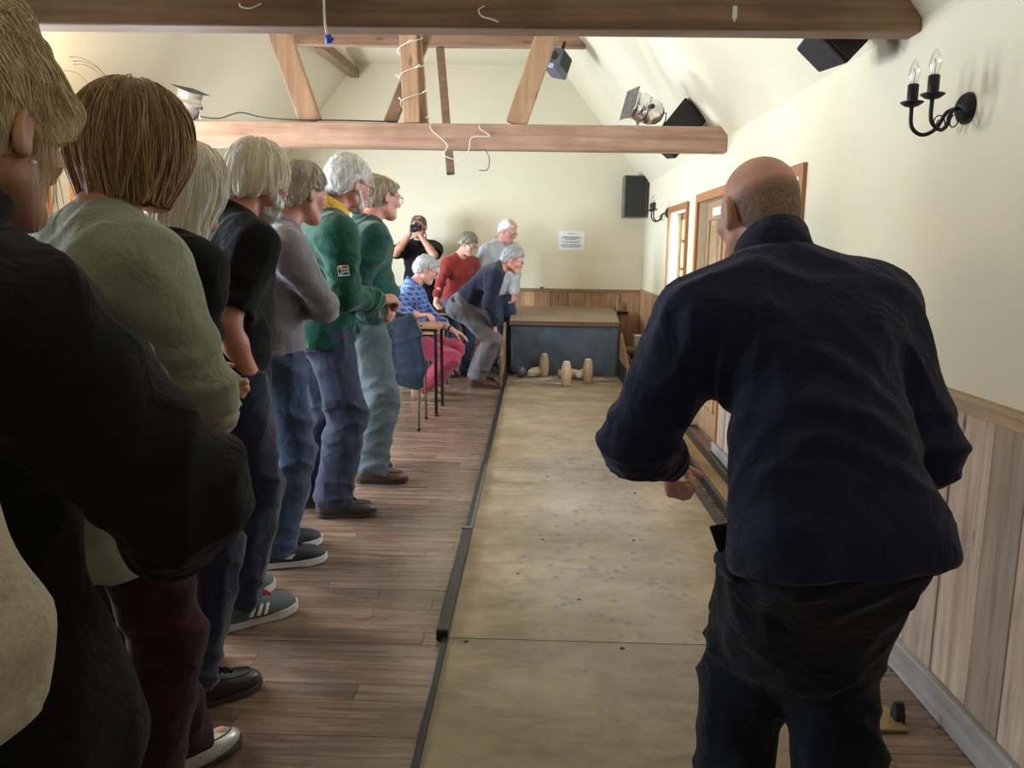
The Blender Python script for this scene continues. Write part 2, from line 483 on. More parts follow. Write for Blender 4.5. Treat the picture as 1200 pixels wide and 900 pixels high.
# small cupboard door in the back dado
door2 = struct(empty('door_2', (1.02, YB - .012, 0)))
for i in range(3):
    mb = MB(); mb.box((.012 + i * .075, -.02, .22), (.012 + i * .075 + .073, .012, .79)); mb.build('plank', M_DADOB, door2, bevel=.003, seg=1)
mb = MB(); mb.box((0, -.012, .79), (.258, .012, .905)); mb.box((-.02, -.012, 0), (.01, .012, .905)); mb.box((.01, -.012, 0), (.258, .012, .21)); mb.build('door_frame', M_DADOB, door2)
mb = MB(); mb.box((-.02, -.034, .655), (.105, -.018, .685)); mb.box((-.02, -.04, .65), (.01, -.018, .69)); mb.build('strap_hinge', M_IRON, door2)

# ------------------------------------------------ windows and door of the right wall
def window_unit(name, x, sgn, y0, y1, z0, z1, bars=(1, 2), frame=M_ORANGE, archi=.06):
    """sgn = +1: room lies towards -X"""
    w = struct(empty(name, (x, y0, 0)))
    L_ = y1 - y0
    mb = MB()
    for a, b, c, d in ((-archi, 0, z0 - archi, z1 + archi), (L_, L_ + archi, z0 - archi, z1 + archi)):
        mb.box((min(-sgn * .022, sgn * .004), a, c), (max(-sgn * .022, sgn * .004), b, d))
    mb.box((min(-sgn * .022, sgn * .004), 0, z1), (max(-sgn * .022, sgn * .004), L_, z1 + archi))
    mb.box((min(-sgn * .03, sgn * .004), -archi, z0 - archi), (max(-sgn * .03, sgn * .004), L_ + archi, z0 - .02))
    mb.build('architrave', frame, w, bevel=.004)
    mb = MB()
    def fr(a, b, c, d, t0=.10, t1=.15): mb.box((min(sgn * t0, sgn * t1), a, c), (max(sgn * t0, sgn * t1), b, d))
    fr(0, .055, z0, z1); fr(L_ - .055, L_, z0, z1); fr(0, L_, z0, z0 + .06); fr(0, L_, z1 - .06, z1)
    mb.build('window_frame', frame, w)
    nv, nh = bars
    for i in range(nv):
        yy = L_ * (i + 1) / (nv + 1); mb = MB(); mb.box((min(sgn * .11, sgn * .14), yy - .014, z0 + .06), (max(sgn * .11, sgn * .14), yy + .014, z1 - .06)); mb.build('glazing_bar', M_IRON, w)
    for i in range(nh):
        zz = z0 + (z1 - z0) * (i + 1) / (nh + 1); mb = MB(); mb.box((min(sgn * .112, sgn * .138), .055, zz - .012), (max(sgn * .112, sgn * .138), L_ - .055, zz + .012)); mb.build('glazing_bar', M_IRON, w)
    mb = MB()
    for i in range(nv + 1):
        for j in range(nh + 1):
            ya = .055 + (L_ - .11) * i / (nv + 1); yb = .055 + (L_ - .11) * (i + 1) / (nv + 1)
            za = z0 + .06 + (z1 - z0 - .12) * j / (nh + 1); zb = z0 + .06 + (z1 - z0 - .12) * (j + 1) / (nh + 1)
            mb = MB(); mb.box((sgn * .126 - .002, ya, za), (sgn * .126 + .002, yb, zb)); mb.build('pane', GLASS, w)
    return w
window_unit('window_1', XR, 1, WIN1[0], WIN1[1], WIN1[2], WIN1[3])
window_unit('window_2', XR, 1, WIN2[0], WIN2[1], WIN2[2], WIN2[3])
for i, h in enumerate(LW[:3]): window_unit('window_%d' % (i + 3), XL, -1, *h)

fill_frame = struct(empty('window_6', (-0.9, YF, 0)))  # frame and panes added on the solid front wall around the rear fill
mb = MB(); mb.box((-1.2, -.01, 1.02), (-1.1, .05, 2.18)); mb.box((1.1, -.01, 1.02), (1.2, .05, 2.18)); mb.box((-1.1, -.01, 1.02), (1.1, .05, 1.1)); mb.box((-1.1, -.01, 2.1), (1.1, .05, 2.18)); mb.build('window_frame', M_ORANGE, fill_frame)
for i in range(3):
    mb = MB(); mb.box((-1.1 + i * .7333, .0, 1.1), (-1.1 + (i + 1) * .7333 - .03, .008, 2.1)); mb.build('pane', GLASS, fill_frame)
d1 = struct(empty('door_1', (XR, DOOR1[0], 0)))
L_ = DOOR1[1] - DOOR1[0]; zt = DOOR1[3]
mb = MB(); mb.box((-.022, -.065, 0), (.004, 0, zt + .065)); mb.box((-.022, L_, 0), (.004, L_ + .065, zt + .065)); mb.box((-.022, 0, zt), (.004, L_, zt + .065)); mb.build('door_frame', M_ORANGE, d1, bevel=.004)
mb = MB(); mb.box((.06, 0, 0), (.10, .10, zt)); mb.box((.06, L_ - .10, 0), (.10, L_, zt)); mb.box((.06, .10, zt - .14), (.10, L_ - .10, zt)); mb.box((.06, .10, .9), (.10, L_ - .10, 1.03)); mb.box((.06, .10, 0), (.10, L_ - .10, .2)); mb.box((.06, L_ / 2 - .05, .2), (.10, L_ / 2 + .05, zt - .14)); mb.build('door_leaf', M_DOOR, d1, bevel=.004)
for a, b in ((.10, L_ / 2 - .05), (L_ / 2 + .05, L_ - .10)):
    for c, d in ((.2, .9), (1.03, zt - .14)):
        mb = MB(); mb.box((.072, a, c), (.09, b, d)); mb.box((.064, a + .05, c + .05), (.075, b - .05, d - .05)); mb.build('door_panel', M_DOOR, d1, bevel=.006)
mb = MB(); mb.box((.02, L_ / 2 - .16, zt - .12), (.06, L_ / 2 + .1, zt - .06)); mb.build('door_closer', M_WHITE, d1, bevel=.005)
# door in the left wall, its orange frame shows between the heads
d3 = struct(empty('door_3', (XL, 5.75, 0)))
mb = MB(); mb.box((-.004, -.09, 0), (.03, 0, 2.14)); mb.box((-.004, .8, 0), (.03, .89, 2.14)); mb.box((-.004, 0, 2.05), (.03, .8, 2.14)); mb.build('door_frame', M_ORANGE, d3, bevel=.004)
for i in range(5):
    mb = MB(); mb.box((-.08, i * .16 + .002, 0), (-.04, i * .16 + .158, 2.05)); mb.build('plank', M_ORANGE, d3)

# ------------------------------------------------ roof timbers
def timber(name, label, mat, a, b, w, d, up=(0, 0, 1), bevel=.008):
    mb = MB(); mb.bar(a, b, w, d, up); o = mb.build(name, mat, bevel=bevel)
    return tag(o, label, 'beam')
# bar(): w across (horizontal), d along up
timber('tie_beam', 'dark brown near tie beam across the top of the room', M_BEAM, (XL + .0, 3.0, 2.25), (XR + .0, 3.0, 2.25), .11, .24)
timber('tie_beam', 'long pinkish tie beam above the row of heads, carrying the silver spotlight', M_BEAM2, (XL, 5.82, 2.148), (XR, 5.82, 2.148), .11, .17)
timber('collar_beam', 'high brown collar beam behind the struts near the ceiling', M_BEAM2, (-2.38, 8.0, 3.30), (0.42, 8.0, 3.30), .10, .11)
timber('purlin', 'short dark purlin running to the end wall under the left ceiling slope', M_BEAM, (-2.08, 8.06, 3.28), (-2.15, 9.94, 3.40), .10, .10)
timber('roof_strut', 'raking pine strut on the left half of the pink tie beam', M_STRUT, (-1.565, 5.82, 2.235), (-1.99, 5.82, 3.46), .06, .15, (1, 0, 0))
timber('roof_strut', 'raking pine strut on the right half of the pink tie beam', M_STRUT, (-0.155, 5.82, 2.235), (0.25, 5.82, 3.42), .06, .145, (1, 0, 0))
timber('king_post', 'pale upright king post wound with fairy lights', M_STRUT, (-0.865, 5.79, 2.235), (-0.915, 5.79, 3.50), .05, .115, (1, 0, 0))
timber('roof_brace', 'thin dark brace leaning across behind the king post', M_BEAM, (-1.03, 5.865, 2.24), (-0.62, 5.865, 3.2), .045, .09, (1, 0, 0))
timber('roof_brace', 'narrow pine brace leaning against the right side of the king post', M_STRUT, (-0.79, 5.835, 2.235), (-0.872, 5.835, 3.2), .04, .07, (1, 0, 0))
timber('hanging_post', 'thin dark post hanging from the high collar beam', M_BEAM, (-0.93, 8.0, 3.24), (-0.825, 8.0, 2.09), .06, .075, (1, 0, 0))

# small bits on the timbers
def string(name, label, cat, pts, r, mat, n=6, sub=6):
    P = [np.array(p, float) for p in pts]
    out = []
    for i in range(len(P) - 1):                        # Catmull-Rom
        p0, p1, p2, p3 = P[max(i - 1, 0)], P[i], P[i + 1], P[min(i + 2, len(P) - 1)]
        for k in range(sub):
            t = k / sub
            out.append(.5 * ((2 * p1) + (-p0 + p2) * t + (2 * p0 - 5 * p1 + 4 * p2 - p3) * t * t + (-p0 + 3 * p1 - 3 * p2 + p3) * t ** 3))
    out.append(P[-1])
    if name is None: return out
    mb = MB(); mb.tube([tuple(p) for p in out], r, n)
    return tag(mb.build(name, mat), label, cat)
M_STRING = plain('white_string', (0.72, 0.70, 0.62), 0.8)
pts = []
for i in range(30):
    a = i * .95; z = 2.27 + i * .026
    pts.append((-0.855 - (z - 2.235) * .04 + math.cos(a) * .085, 5.80 + math.sin(a) * .075, z))
fl = string('fairy_light_string', 'white fairy light string wound around the king post', 'fairy lights', pts, .003, M_STRING, 5, 4)
for i in range(0, 30, 2):
    mb = MB(); p = Vector(pts[i]); mb.tube([p, p + Vector((math.cos(i * 2.1) * .035, -.01, .02))], [.003, .006], 6); mb.build('bulb', M_WHITE, fl)
Yb = 5.757
string('cable', 'loose white cable drooping over the face of the pink tie beam', 'cable',
       [(-0.72, Yb + .03, 2.25), (-0.73, Yb - .006, 2.19), (-0.62, Yb - .006, 2.09), (-0.64, Yb - .008, 2.02), (-0.52, Yb - .01, 1.99), (-0.47, Yb - .008, 2.06), (-0.45, Yb - .006, 2.14), (-0.33, Yb - .006, 2.15), (-0.40, Yb - .006, 2.2), (-0.38, Yb + .03, 2.248)], .0035, M_STRING)
string('cable', 'short thin cable end hanging below the pink tie beam', 'cable', [(-0.36, 5.78, 2.064), (-0.33, 5.77, 2.0), (-0.345, 5.77, 1.93), (-0.40, 5.77, 1.925)], .003, M_BLACK)
string('cable', 'black lighting cable lying along the top of the pink tie beam', 'cable', [(-2.33, 5.80, 2.262), (-2.2, 5.80, 2.252), (-2.05, 5.79, 2.29), (-1.9, 5.79, 2.262), (-1.7, 5.755, 2.242), (-1.4, 5.755, 2.242), (-1.02, 5.77, 2.240), (-0.97, 5.76, 2.242)], .005, M_BLACK)
string('cable', 'white flex coming down over the dark tie beam to a blue taped end', 'cable', [(-0.74, 2.93, 2.375), (-0.738, 2.938, 2.25), (-0.735, 2.94, 2.14), (-0.725, 2.94, 2.09)], .0045, M_STRING)
mb = MB(); mb.tube([(-0.727, 2.94, 2.10), (-0.722, 2.94, 2.075)], [.011, .013], 8); mb.tube([(-0.735, 2.94, 2.094), (-0.708, 2.94, 2.085)], .007, 8)
tag(mb.build('tape', plain('blue_tape', (0.03, 0.10, 0.6), 0.5)), 'blue tape knot at the end of the hanging white flex', 'tape')
string('cord', 'loop of pale string on the middle of the dark tie beam', 'string', [(-.19, 2.941, 2.20), (-.21, 2.936, 2.185), (-.20, 2.936, 2.165), (-.17, 2.938, 2.157), (-.15, 2.936, 2.15), (-.145, 2.94, 2.148)], .0025, M_STRING)
string('cord', 'loop of pale string high on the dark tie beam, left part', 'string', [(-1.03, 2.941, 2.2), (-1.02, 2.936, 2.188), (-.99, 2.936, 2.184), (-.955, 2.94, 2.2)], .003, M_STRING)
mb = MB(); mb.box((.645, 2.936, 2.165), (.66, 2.9445, 2.205)); mb.box((.65, 2.936, 2.155), (.655, 2.9445, 2.17))
tag(mb.build('plaster_scrap', M_STRING, bevel=.002), 'white scrap of tape stuck on the dark tie beam, right part', 'tape')

# ------------------------------------------------ loudspeakers and stage lights
def speaker_box(label, loc, M3, w, h, d, name='loudspeaker', cab=M_BLACKM):
    """box with grille on its -Y face; M3 rotation"""
    e = empty(name, loc); e.rotation_euler = M3.to_euler(); tag(e, label, 'loudspeaker')
    mb = MB(); mb.prism([(-w / 2, -d / 2), (w / 2, -d / 2), (w * .36, d / 2), (-w * .36, d / 2)], -h / 2, h / 2, 'Z'); mb.build('cabinet', cab, e, bevel=.008)
    mb = MB(); mb.box((-w / 2 + .012, -d / 2 - .008, -h / 2 + .012), (w / 2 - .012, -d / 2 + .002, h / 2 - .012)); mb.build('grille', M_BLACK, e, bevel=.004)
    mb = MB(); mb.tube([(0, d / 2 - .01, 0), (0, d / 2 + .05, 0)], .018, 8); mb.build('bracket', M_IRON, e)
    return e
speaker_box('black and olive loudspeaker hung in the far right corner', (1.105, 9.72, 2.02), Matrix.Rotation(rad(8), 3, 'Z'), .27, .47, .26, cab=plain('olive_grey_cabinet', (0.12, 0.115, 0.085), .6))
# two black cabinets hung on the right ceiling slope, set on edge
speaker_box('black loudspeaker slung under the right slope behind the pink tie beam', (1.0, 6.12, 2.255), Matrix.Rotation(rad(38), 3, 'Y'), .22, .36, .22)
speaker_box('black loudspeaker wedged between the dark tie beam and right wall', (1.135, 3.24, 2.235), Matrix.Rotation(rad(42), 3, 'Y'), .18, .30, .24)
# projector box beneath the collar
e = empty('projector', (0.165, 7.86, 3.08)); e.rotation_euler = (rad(-12), rad(14), rad(-25)); tag(e, 'grey projector box hung from the right end of the high collar', 'projector')
mb = MB(); mb.box((-.075, -.12, -.10), (.075, .12, .10)); mb.build('housing', plain('grey_housing', (0.09, 0.10, 0.12), .5), e, bevel=.012)
for i in range(6):
    mb = MB(); mb.box((.074, -.10 + i * .035, -.04), (.08, -.085 + i * .035, .08)); mb.build('vent_slat', M_BLACK, e)
mb = MB(); mb.lathe([(.035, 0), (.035, .02), (.028, .024), (.015, .018)], Matrix.Translation((0, -.118, .02)) @ Matrix.Rotation(rad(90), 4, 'X'), 16); mb.build('lens', M_BLACK, e)
mb = MB(); mb.box((-.06, -.126, -.09), (.03, -.118, -.05)); mb.build('connector_panel', plain('blue_white_label', (0.4, 0.5, 0.8), .5, var=.5, scale=60), e)
mb = MB(); mb.tube([(0, 0, .1), (0, 0, .2)], .015, 8); mb.build('mount', M_IRON, e)

def par_can(label, loc, rz, tilt, sc=1.0, body=M_CHROME):
    e = empty('stage_spotlight', loc, rz); tag(e, label, 'spotlight')
    R = Matrix.Translation((0, 0, .115 * sc)) @ Matrix.Rotation(rad(tilt), 4, 'Y')
    mb = MB(); mb.lathe([(x * sc, z * sc) for x, z in ((.012, -.13), (.05, -.125), (.075, -.10), (.088, -.06), (.09, -.02), (.09, .01), (.098, .012), (.098, .03), (.09, .032), (.09, .10), (.097, .10), (.097, .115), (.08, .115), (.075, .02))], R, 24)
    mb.build('can', body, e)
    mb = MB(); mb.lathe([(.074 * sc, .05 * sc), (.05 * sc, .066 * sc), (.01, .07 * sc)], R, 20); mb.build('lens', plain('spot_lens', (0.5, 0.5, 0.48), .1), e)
    mb = MB(); mb.box((-.10 * sc, -.10 * sc, .115 * sc), (.10 * sc, .10 * sc, .119 * sc), R); mb.build('gel_frame', M_BLACK if body is not M_CHROME else M_WORN, e)
    mb = MB(); pts = [(0, -.105 * sc, .115 * sc), (0, -.105 * sc, .03 * sc), (0, -.07 * sc, .004), (0, .07 * sc, .004), (0, .105 * sc, .03 * sc), (0, .105 * sc, .115 * sc)]
    for a, b in zip(pts[:-1], pts[1:]): mb.bar(a, b, .022 * sc, .006, (0, 1, 0))
    mb.build('yoke', M_CHROME, e)
    for sg in (-1, 1):
        mb = MB(); mb.tube([(0, sg * .10 * sc, .115 * sc), (0, sg * .125 * sc, .115 * sc)], .016 * sc, 10); mb.build('tilt_knob', M_BLACK, e)
    mb = MB(); mb.tube([R @ Vector((0.0, 0, -.13 * sc)), R @ Vector((.03 * sc, 0, -.16 * sc)), Vector((.15 * sc, -.02, .05 * sc)), Vector((.13 * sc, -.02, .008))], .005, 6); mb.build('flex', M_BLACK, e)
    return e
par_can('polished silver stage spotlight standing on the pink tie beam', (0.72, 5.82, 2.234), rad(18), -75)
par_can('white and black stage spotlight at the left end of the pink tie beam', (-2.42, 5.82, 2.234), rad(-30), 20, .9, plain('cream_can', (0.55, 0.52, 0.45), .35, .5))

# ------------------------------------------------ wall sconces
def sconce(label, y, z, sc=1.0, direction=1, lit=False):
    e = empty('wall_sconce', (XR, y, z)); e.scale = (sc, sc, sc); tag(e, label, 'wall lamp')
    mb = MB(); mb.lathe([(.045, 0), (.047, .008), (.04, .02), (.022, .032), (.014, .036)], Matrix.Rotation(rad(-90), 4, 'Y'), 20); mb.build('back_plate', M_IRON, e)
    for dy, reach, zz in ((-.055, .135, .012), (.055, .135, .012)):
        P = string(None, None, None, [(-.03, 0, 0), (-.055, dy * .3, -.01), (-.075, dy * .6, -.055), (-.105, dy, -.07), (-reach, dy * 1.15, -.045), (-reach - .004, dy * 1.2, zz)], 0, None, sub=5)
        mb = MB(); mb.tube([tuple(p) for p in P], .006, 8); arm = mb.build('arm', M_IRON, e)
        bx, by = -reach - .004, dy * 1.2
        mb = MB(); mb.lathe([(.006, 0), (.02, .004), (.034, .014), (.033, .017), (.015, .015)], Matrix.Translation((bx, by, zz)), 18); mb.build('drip_pan', M_IRON, e)
        mb = MB(); mb.lathe([(.015, 0), (.016, .003), (.016, .055), (.012, .057)], Matrix.Translation((bx, by, zz + .012)), 16); mb.build('candle_tube', M_IRON, e)
        mb = MB(); mb.lathe([(.009, 0), (.012, .01), (.0165, .028), (.016, .04), (.010, .058), (.004, .07), (.001, .074)], Matrix.Translation((bx, by, zz + .068)), 16)
        mb.build('candle_bulb', M_BULB, e)
        mb = MB(); mb.tube([(bx, by, zz + .07), (bx + .002, by, zz + .10), (bx - .002, by + .003, zz + .115)], .0013, 5); mb.build('filament', M_WORN, e)
        # thin scroll
        sp = [(-.06 - .02 * math.cos(a) * (1 - a / 12), dy * .75 + dy * .1 * math.sin(a), -.04 + .03 * math.sin(a) * (1 - a / 14)) for a in np.linspace(0, 7.5, 22)]
        mb = MB(); mb.tube(sp, .002, 6); mb.build('scroll', M_IRON, e)
    return e
m, nt, N, L, b = nmat('clear_bulb_glass')
N.remove(b)
tr = N.new('ShaderNodeBsdfTransparent'); gl = N.new('ShaderNodeBsdfGlossy'); gl.inputs['Roughness'].default_value = .05
lw = N.new('ShaderNodeLayerWeight'); lw.inputs[0].default_value = .35; mx = N.new('ShaderNodeMixShader')
L.new(lw.outputs['Facing'], mx.inputs[0]); L.new(tr.outputs[0], mx.inputs[1]); L.new(gl.outputs[0], mx.inputs[2]); L.new(mx.outputs[0], N['Material Output'].inputs[0])
M_BULB = m
sconce('two-armed black iron candle sconce high on the near right wall', 2.58, 1.822, 1.0)
def lamp_light(loc, p):
    l = bpy.data.lights.new('sconce_light', 'POINT'); l.energy = p; l.color = (1.0, .80, .55); l.shadow_soft_size = .06
    o = bpy.data.objects.new('sconce_light', l); COL.objects.link(o); o.location = loc
sl = sconce('two-armed black iron candle sconce burning on the left wall', 4.6, 1.86)
sl.location.x = XL; sl.rotation_euler = (0, 0, rad(180))
lamp_light((XL + .16, 4.6, 2.06), 75)
sconce('small black candle sconce on the right wall beside the corner loudspeaker', 8.12, 1.77, 1.15)

# notice on the end wall
e = empty('notice', (0.27, YB - .002, 1.405)); tag(e, 'white printed notice pinned on the cream end wall', 'notice')
mb = MB(); mb.box((0, -.003, 0), (.305, .001, .222)); mb.build('sheet', M_PAPER, e)
mb = MB(); rr = random.Random(8)
for zz, x0, x1, hh in ((.19, .10, .20, .007), (.152, .05, .25, .008), (.138, .03, .275, .008), (.124, .08, .22, .008), (.10, .03, .26, .006), (.088, .07, .24, .006), (.065, .04, .12, .006), (.065, .13, .27, .006), (.048, .02, .28, .007), (.034, .05, .25, .006)):
    x = x0
    while x < x1:
        w = rr.uniform(.008, .026); mb.box((x, -.0042, zz), (min(x + w, x1), -.003, zz + hh)); x += w + .004
tag(mb.build('print', M_INK, e), kind='stuff')
# switch box and little screws on the end wall
mb = MB(); mb.box((.06, YB - .03, .946), (.10, YB - .001, .962)); tag(mb.build('cable_clip', M_BLACK, bevel=.003), 'tiny dark clip standing on the end wall dado rail', 'clip')
# ================================================================== the skittle alley
alley = tag(empty('skittle_alley', (0, 0, 0)), 'long worn plywood skittle alley running down the room', 'skittle alley')
LZ = 0.012
seams = [0.3, 1.52, 2.743, 3.83, 5.105, 6.33, 7.55, 8.42, 9.14]
for i, (a, b_) in enumerate(zip(seams[:-1], seams[1:])):
    mb = MB(); mb.box((LANE0, a + .0008, 0.0005), (LANE1, b_ - .0008, LZ - (.0015 if i % 2 else 0)))
    mb.build('lane_panel', M_LANE2 if i < 2 else M_LANE, alley)
for x, y in ((.06, 3.78), (.33, 2.70), (-.22, 2.72), (-.05, 3.35), (.5, 3.8), (.2, 3.1), (.6, 4.6), (.1, 4.9), (.40, 5.2)):
    mb = MB(); mb.lathe([(.008, LZ - .001), (.008, LZ + .0012), (.004, LZ + .0016)], Matrix.Translation((x, y, 0)), 10); mb.build('screw_hole', M_BLACK, alley)
# white worn paint round the pin spots
M_PATCH = plain('worn_white_paint', (0.62, 0.61, 0.58), .7, var=.25, scale=60)
rr = random.Random(4)
for i in range(24):
    x = rr.uniform(LANE0 + .1, LANE1 - .1); y = rr.uniform(8.55, 9.05); n = 9
    poly = [(x + math.cos(k * 6.283 / n) * rr.uniform(.03, .10), y + math.sin(k * 6.283 / n) * rr.uniform(.012, .035)) for k in range(n)]
    mb = MB(); mb.prism(poly, LZ - .001, LZ + .0008); mb.build('paint_patch', M_PATCH, alley)
# left edge rails, piece by piece
mb = MB(); mb.box((LANE0 - .022, .3, 0), (LANE0 - .001, 2.735, .02)); mb.build('edge_rail', M_STEEL, alley, bevel=.002)
mb = MB(); mb.box((LANE0 - .045, 2.735, 0), (LANE0 - .001, 3.84, .045)); t1 = mb.build('edge_rail', M_STEEL, alley, bevel=.006)
mb = MB(); mb.box((LANE0 - .04, 2.733, .006), (LANE0 - .006, 2.7355, .039)); mb.build('tube_end', M_BLACKM, t1)
mb = MB(); mb.box((LANE0 - .05, 3.815, 0), (LANE0 - .0, 3.845, .05)); mb.build('rail_joint', M_WORN, t1, bevel=.004)
mb = MB(); mb.box((LANE0 - .038, 3.845, 0), (LANE0 - .001, 5.1, .036)); t2 = mb.build('edge_rail', M_WORN, alley, bevel=.005)
mb = MB(); mb.box((LANE0 - .036, 3.85, .034), (LANE0 - .012, 5.1, .0375)); mb.build('rubber_strip', M_STEEL, t2)
mb = MB(); mb.box((LANE0 - .034, 5.1, 0), (LANE0 - .001, 8.3, .032)); mb.build('edge_rail', M_STEEL, alley, bevel=.004)
# right edge rail and the ball return channel
mb = MB(); mb.box((LANE1 + .001, 2.9, 0), (LANE1 + .035, 8.3, .032)); mb.build('edge_rail', M_STEEL, alley, bevel=.004)
mb = MB(); mb.box((LANE1 + .085, 2.9, 0), (LANE1 + .115, 8.7, .05)); mb.build('channel_rail', M_STEEL, alley, bevel=.004)
mb = MB(); mb.box((LANE1 + .115, 2.9, 0), (LANE1 + .225, 8.7, .012)); mb.build('channel_floor', wood('channel_ply', (.25, .15, .07), (.45, .29, .15), (.58, .4, .22), 'Y', knots=False), alley)
mb = MB(); mb.box((LANE1 + .225, 2.9, 0), (LANE1 + .25, 8.7, .06)); mb.build('channel_rail', M_STEEL, alley, bevel=.004)
# side boards at the pin end
M_SIDE = wood('side_board', (.16, .085, .045), (.30, .17, .09), (.42, .27, .15), 'Y', knots=False, rough=.6)
mb = MB(); mb.prism([(8.22, 0), (9.14, 0), (9.14, .60), (8.22, .33)], LANE0 - .055, LANE0 - .028, 'X'); sb = mb.build('side_board', M_SIDE, alley, bevel=.004)
mb = MB(); mb.box((LANE0 - .027, 8.25, .0), (LANE0 - .018, 9.14, .13)); mb.build('side_rubber', M_BLACKM, sb)
mb = MB(); mb.prism([(8.35, 0), (9.14, 0), (9.14, .50), (8.35, .22)], LANE1 + .005, LANE1 + .032, 'X'); sb = mb.build('side_board', M_SIDE, alley, bevel=.004)
mb = MB(); mb.box((LANE1 - .006, 8.4, .0), (LANE1 + .004, 9.14, .2)); mb.build('side_rubber', M_BLACKM, sb)

# pin box at the far end
bx = tag(empty('pin_box', (0.335, 9.15, 0)), 'blue-grey rubber-fronted box with wooden lid behind the skittles', 'box')
M_LID = wood('ply_lid', (.26, .19, .12), (.42, .33, .23), (.54, .44, .32), 'X', knots=True, rough=.55)
mb = MB(); mb.box((-.595, 0, .012), (.595, .02, .565))
o = mb.build('rubber_curtain', M_RUBBER, bx)
mb = MB(); mb.prism([(0.02, 0.0), (.78, 0.0), (.78, .68), (0.02, .57)], -.595, -.57, 'X'); mb.build('side_panel', M_SIDE, bx)
mb = MB(); mb.prism([(0.02, 0.0), (.78, 0.0), (.78, .68), (0.02, .57)], .57, .595, 'X'); mb.build('side_panel', M_SIDE, bx)
M = Matrix.Translation((0, -.03, .60)) @ Matrix.Rotation(math.atan2(.11, .80), 4, 'X')
mb = MB(); mb.box((-.61, 0, .0), (.61, .82, .022), M); lid = mb.build('lid', M_LID, bx, bevel=.003)
mb = MB(); mb.box((-.612, -.006, -.032), (.612, .018, .021), M); edge = mb.build('lid_edge', wood('lid_lipping', (.12, .06, .035), (.23, .125, .07), (.32, .19, .11), 'X', knots=False), lid, bevel=.003)
for x in (-.54, 0, .54):
    mb = MB(); mb.lathe([(.006, 0), (.005, .003)], M @ Matrix.Translation((x, -.006, -.005)) @ Matrix.Rotation(rad(90), 4, 'X'), 8); mb.build('screw', M_CHROME, lid)
for x in (-.585, .57):
    mb = MB(); mb.box((x, -.004, .05), (x + .012, 0.001, .36)); mb.build('scuffed_edge', M_WORN, bx)
# bench-like box in the corner right of the lane
bn = tag(empty('ball_bin', (1.10, 9.05, 0)), 'low brown wooden ball bin in the corner right of the alley end', 'bin')
mb = MB(); mb.box((-.09, -.35, 0), (.155, -.325, .26)); mb.box((-.09, .5, 0), (.155, .525, .30)); mb.box((-.09, -.325, 0), (-.065, .5, .28)); mb.box((.13, -.325, 0), (.155, .5, .30)); mb.box((-.065, -.325, .02), (.13, .5, .05)); mb.build('bin_body', M_SIDE, bn)
mb = MB(); mb.box((-.10, .1, .262), (.158, .53, .31)); mb.build('bin_lid', M_RAILX, bn, bevel=.003)
# tub beside the cupboard
tb = tag(empty('white_tub', (1.20, 9.5, .312)), 'small white tub on the ball bin in the corner', 'tub')
mb = MB(); mb.lathe([(.038, 0), (.042, .01), (.05, .115), (.0515, .118)], None, 18); mb.build('tub_body', M_WHITE, tb)
mb = MB(); mb.lathe([(.054, .118), (.055, .122), (.055, .134), (.05, .138), (.01, .139)], None, 18); mb.build('tub_lid', M_PAPER, tb)

# skittles and balls
M_PIN = wood('pale_skittle', (.36, .25, .14), (.58, .44, .28), (.70, .58, .42), 'Z', world=False, scale=4, knots=False, rough=.5, tint=.2)
pin_prof = [(.034, 0), (.042, .004), (.045, .02), (.052, .07), (.055, .115), (.053, .16), (.046, .205), (.037, .24), (.033, .252), (.02, .257), (.004, .258)]
mbp = MB(); mbp.lathe(pin_prof, None, 24)
mbc = MB(); mbc.lathe([(.0345, .2505), (.0345, .2535), (.0205, .2585), (.003, .2595)], None, 24)
first = None
for label, loc, rot in (
        ('upright pale wooden skittle standing nearest to the bowler', (.34, 8.40, LZ), (0, 0, 0)),
        ('upright pale wooden skittle standing furthest right on the alley', (.578, 8.62, LZ), (0, 0, 1)),
        ('upright pale wooden skittle standing beside the fallen one near the ball', (.118, 9.02, LZ), (0, 0, 2)),
        ('fallen skittle lying between the dark ball and an upright skittle', (.075, 9.09, LZ + .055), (0, rad(-90), rad(63))),
        ('fallen skittle lying across behind the two right upright skittles', (.27, 8.88, LZ + .055), (0, rad(90), rad(6))),
        ('fallen skittle pointing at the bowler behind the rightmost upright skittle', (.60, 9.02, LZ + .055), (rad(90), 0, rad(-25)))):
    e = empty('skittle', loc); e.rotation_euler = rot; tag(e, label, 'skittle', 'skittles at the end of the alley')
    if first is None:
        first = mbp.build('pin_body', M_PIN, e); capo = mbc.build('worn_top', M_PATCH, e)
    else:
        for src in (first, capo):
            c = src.copy(); COL.objects.link(c); c.parent = e
def ball(label, loc, r, mat):
    e = empty('skittle_ball', loc); tag(e, label, 'ball')
    mb = MB(); mb.lathe([(max(.001, r * math.sin(a)), -r * math.cos(a)) for a in np.linspace(0, math.pi, 15)], None, 24)
    bo = mb.build('ball_body', mat, e); mb = MB(); mb.lathe([(r * .12, 0), (r * .12, .002)], Matrix.Rotation(rad(110), 4, 'X') @ Matrix.Translation((0, 0, r - .001)), 10); mb.build('dimple', M_BLACK, e)
ball('purple-grey wooden ball lying at the left of the skittles', (-.135, 8.93, LZ + .058), .058, plain('purple_grey_ball', (.13, .10, .17), .45, var=.4, scale=30))
ball('black ball tucked in the left corner of the pin box', (-.232, 9.08, LZ + .045), .045, M_BLACK)

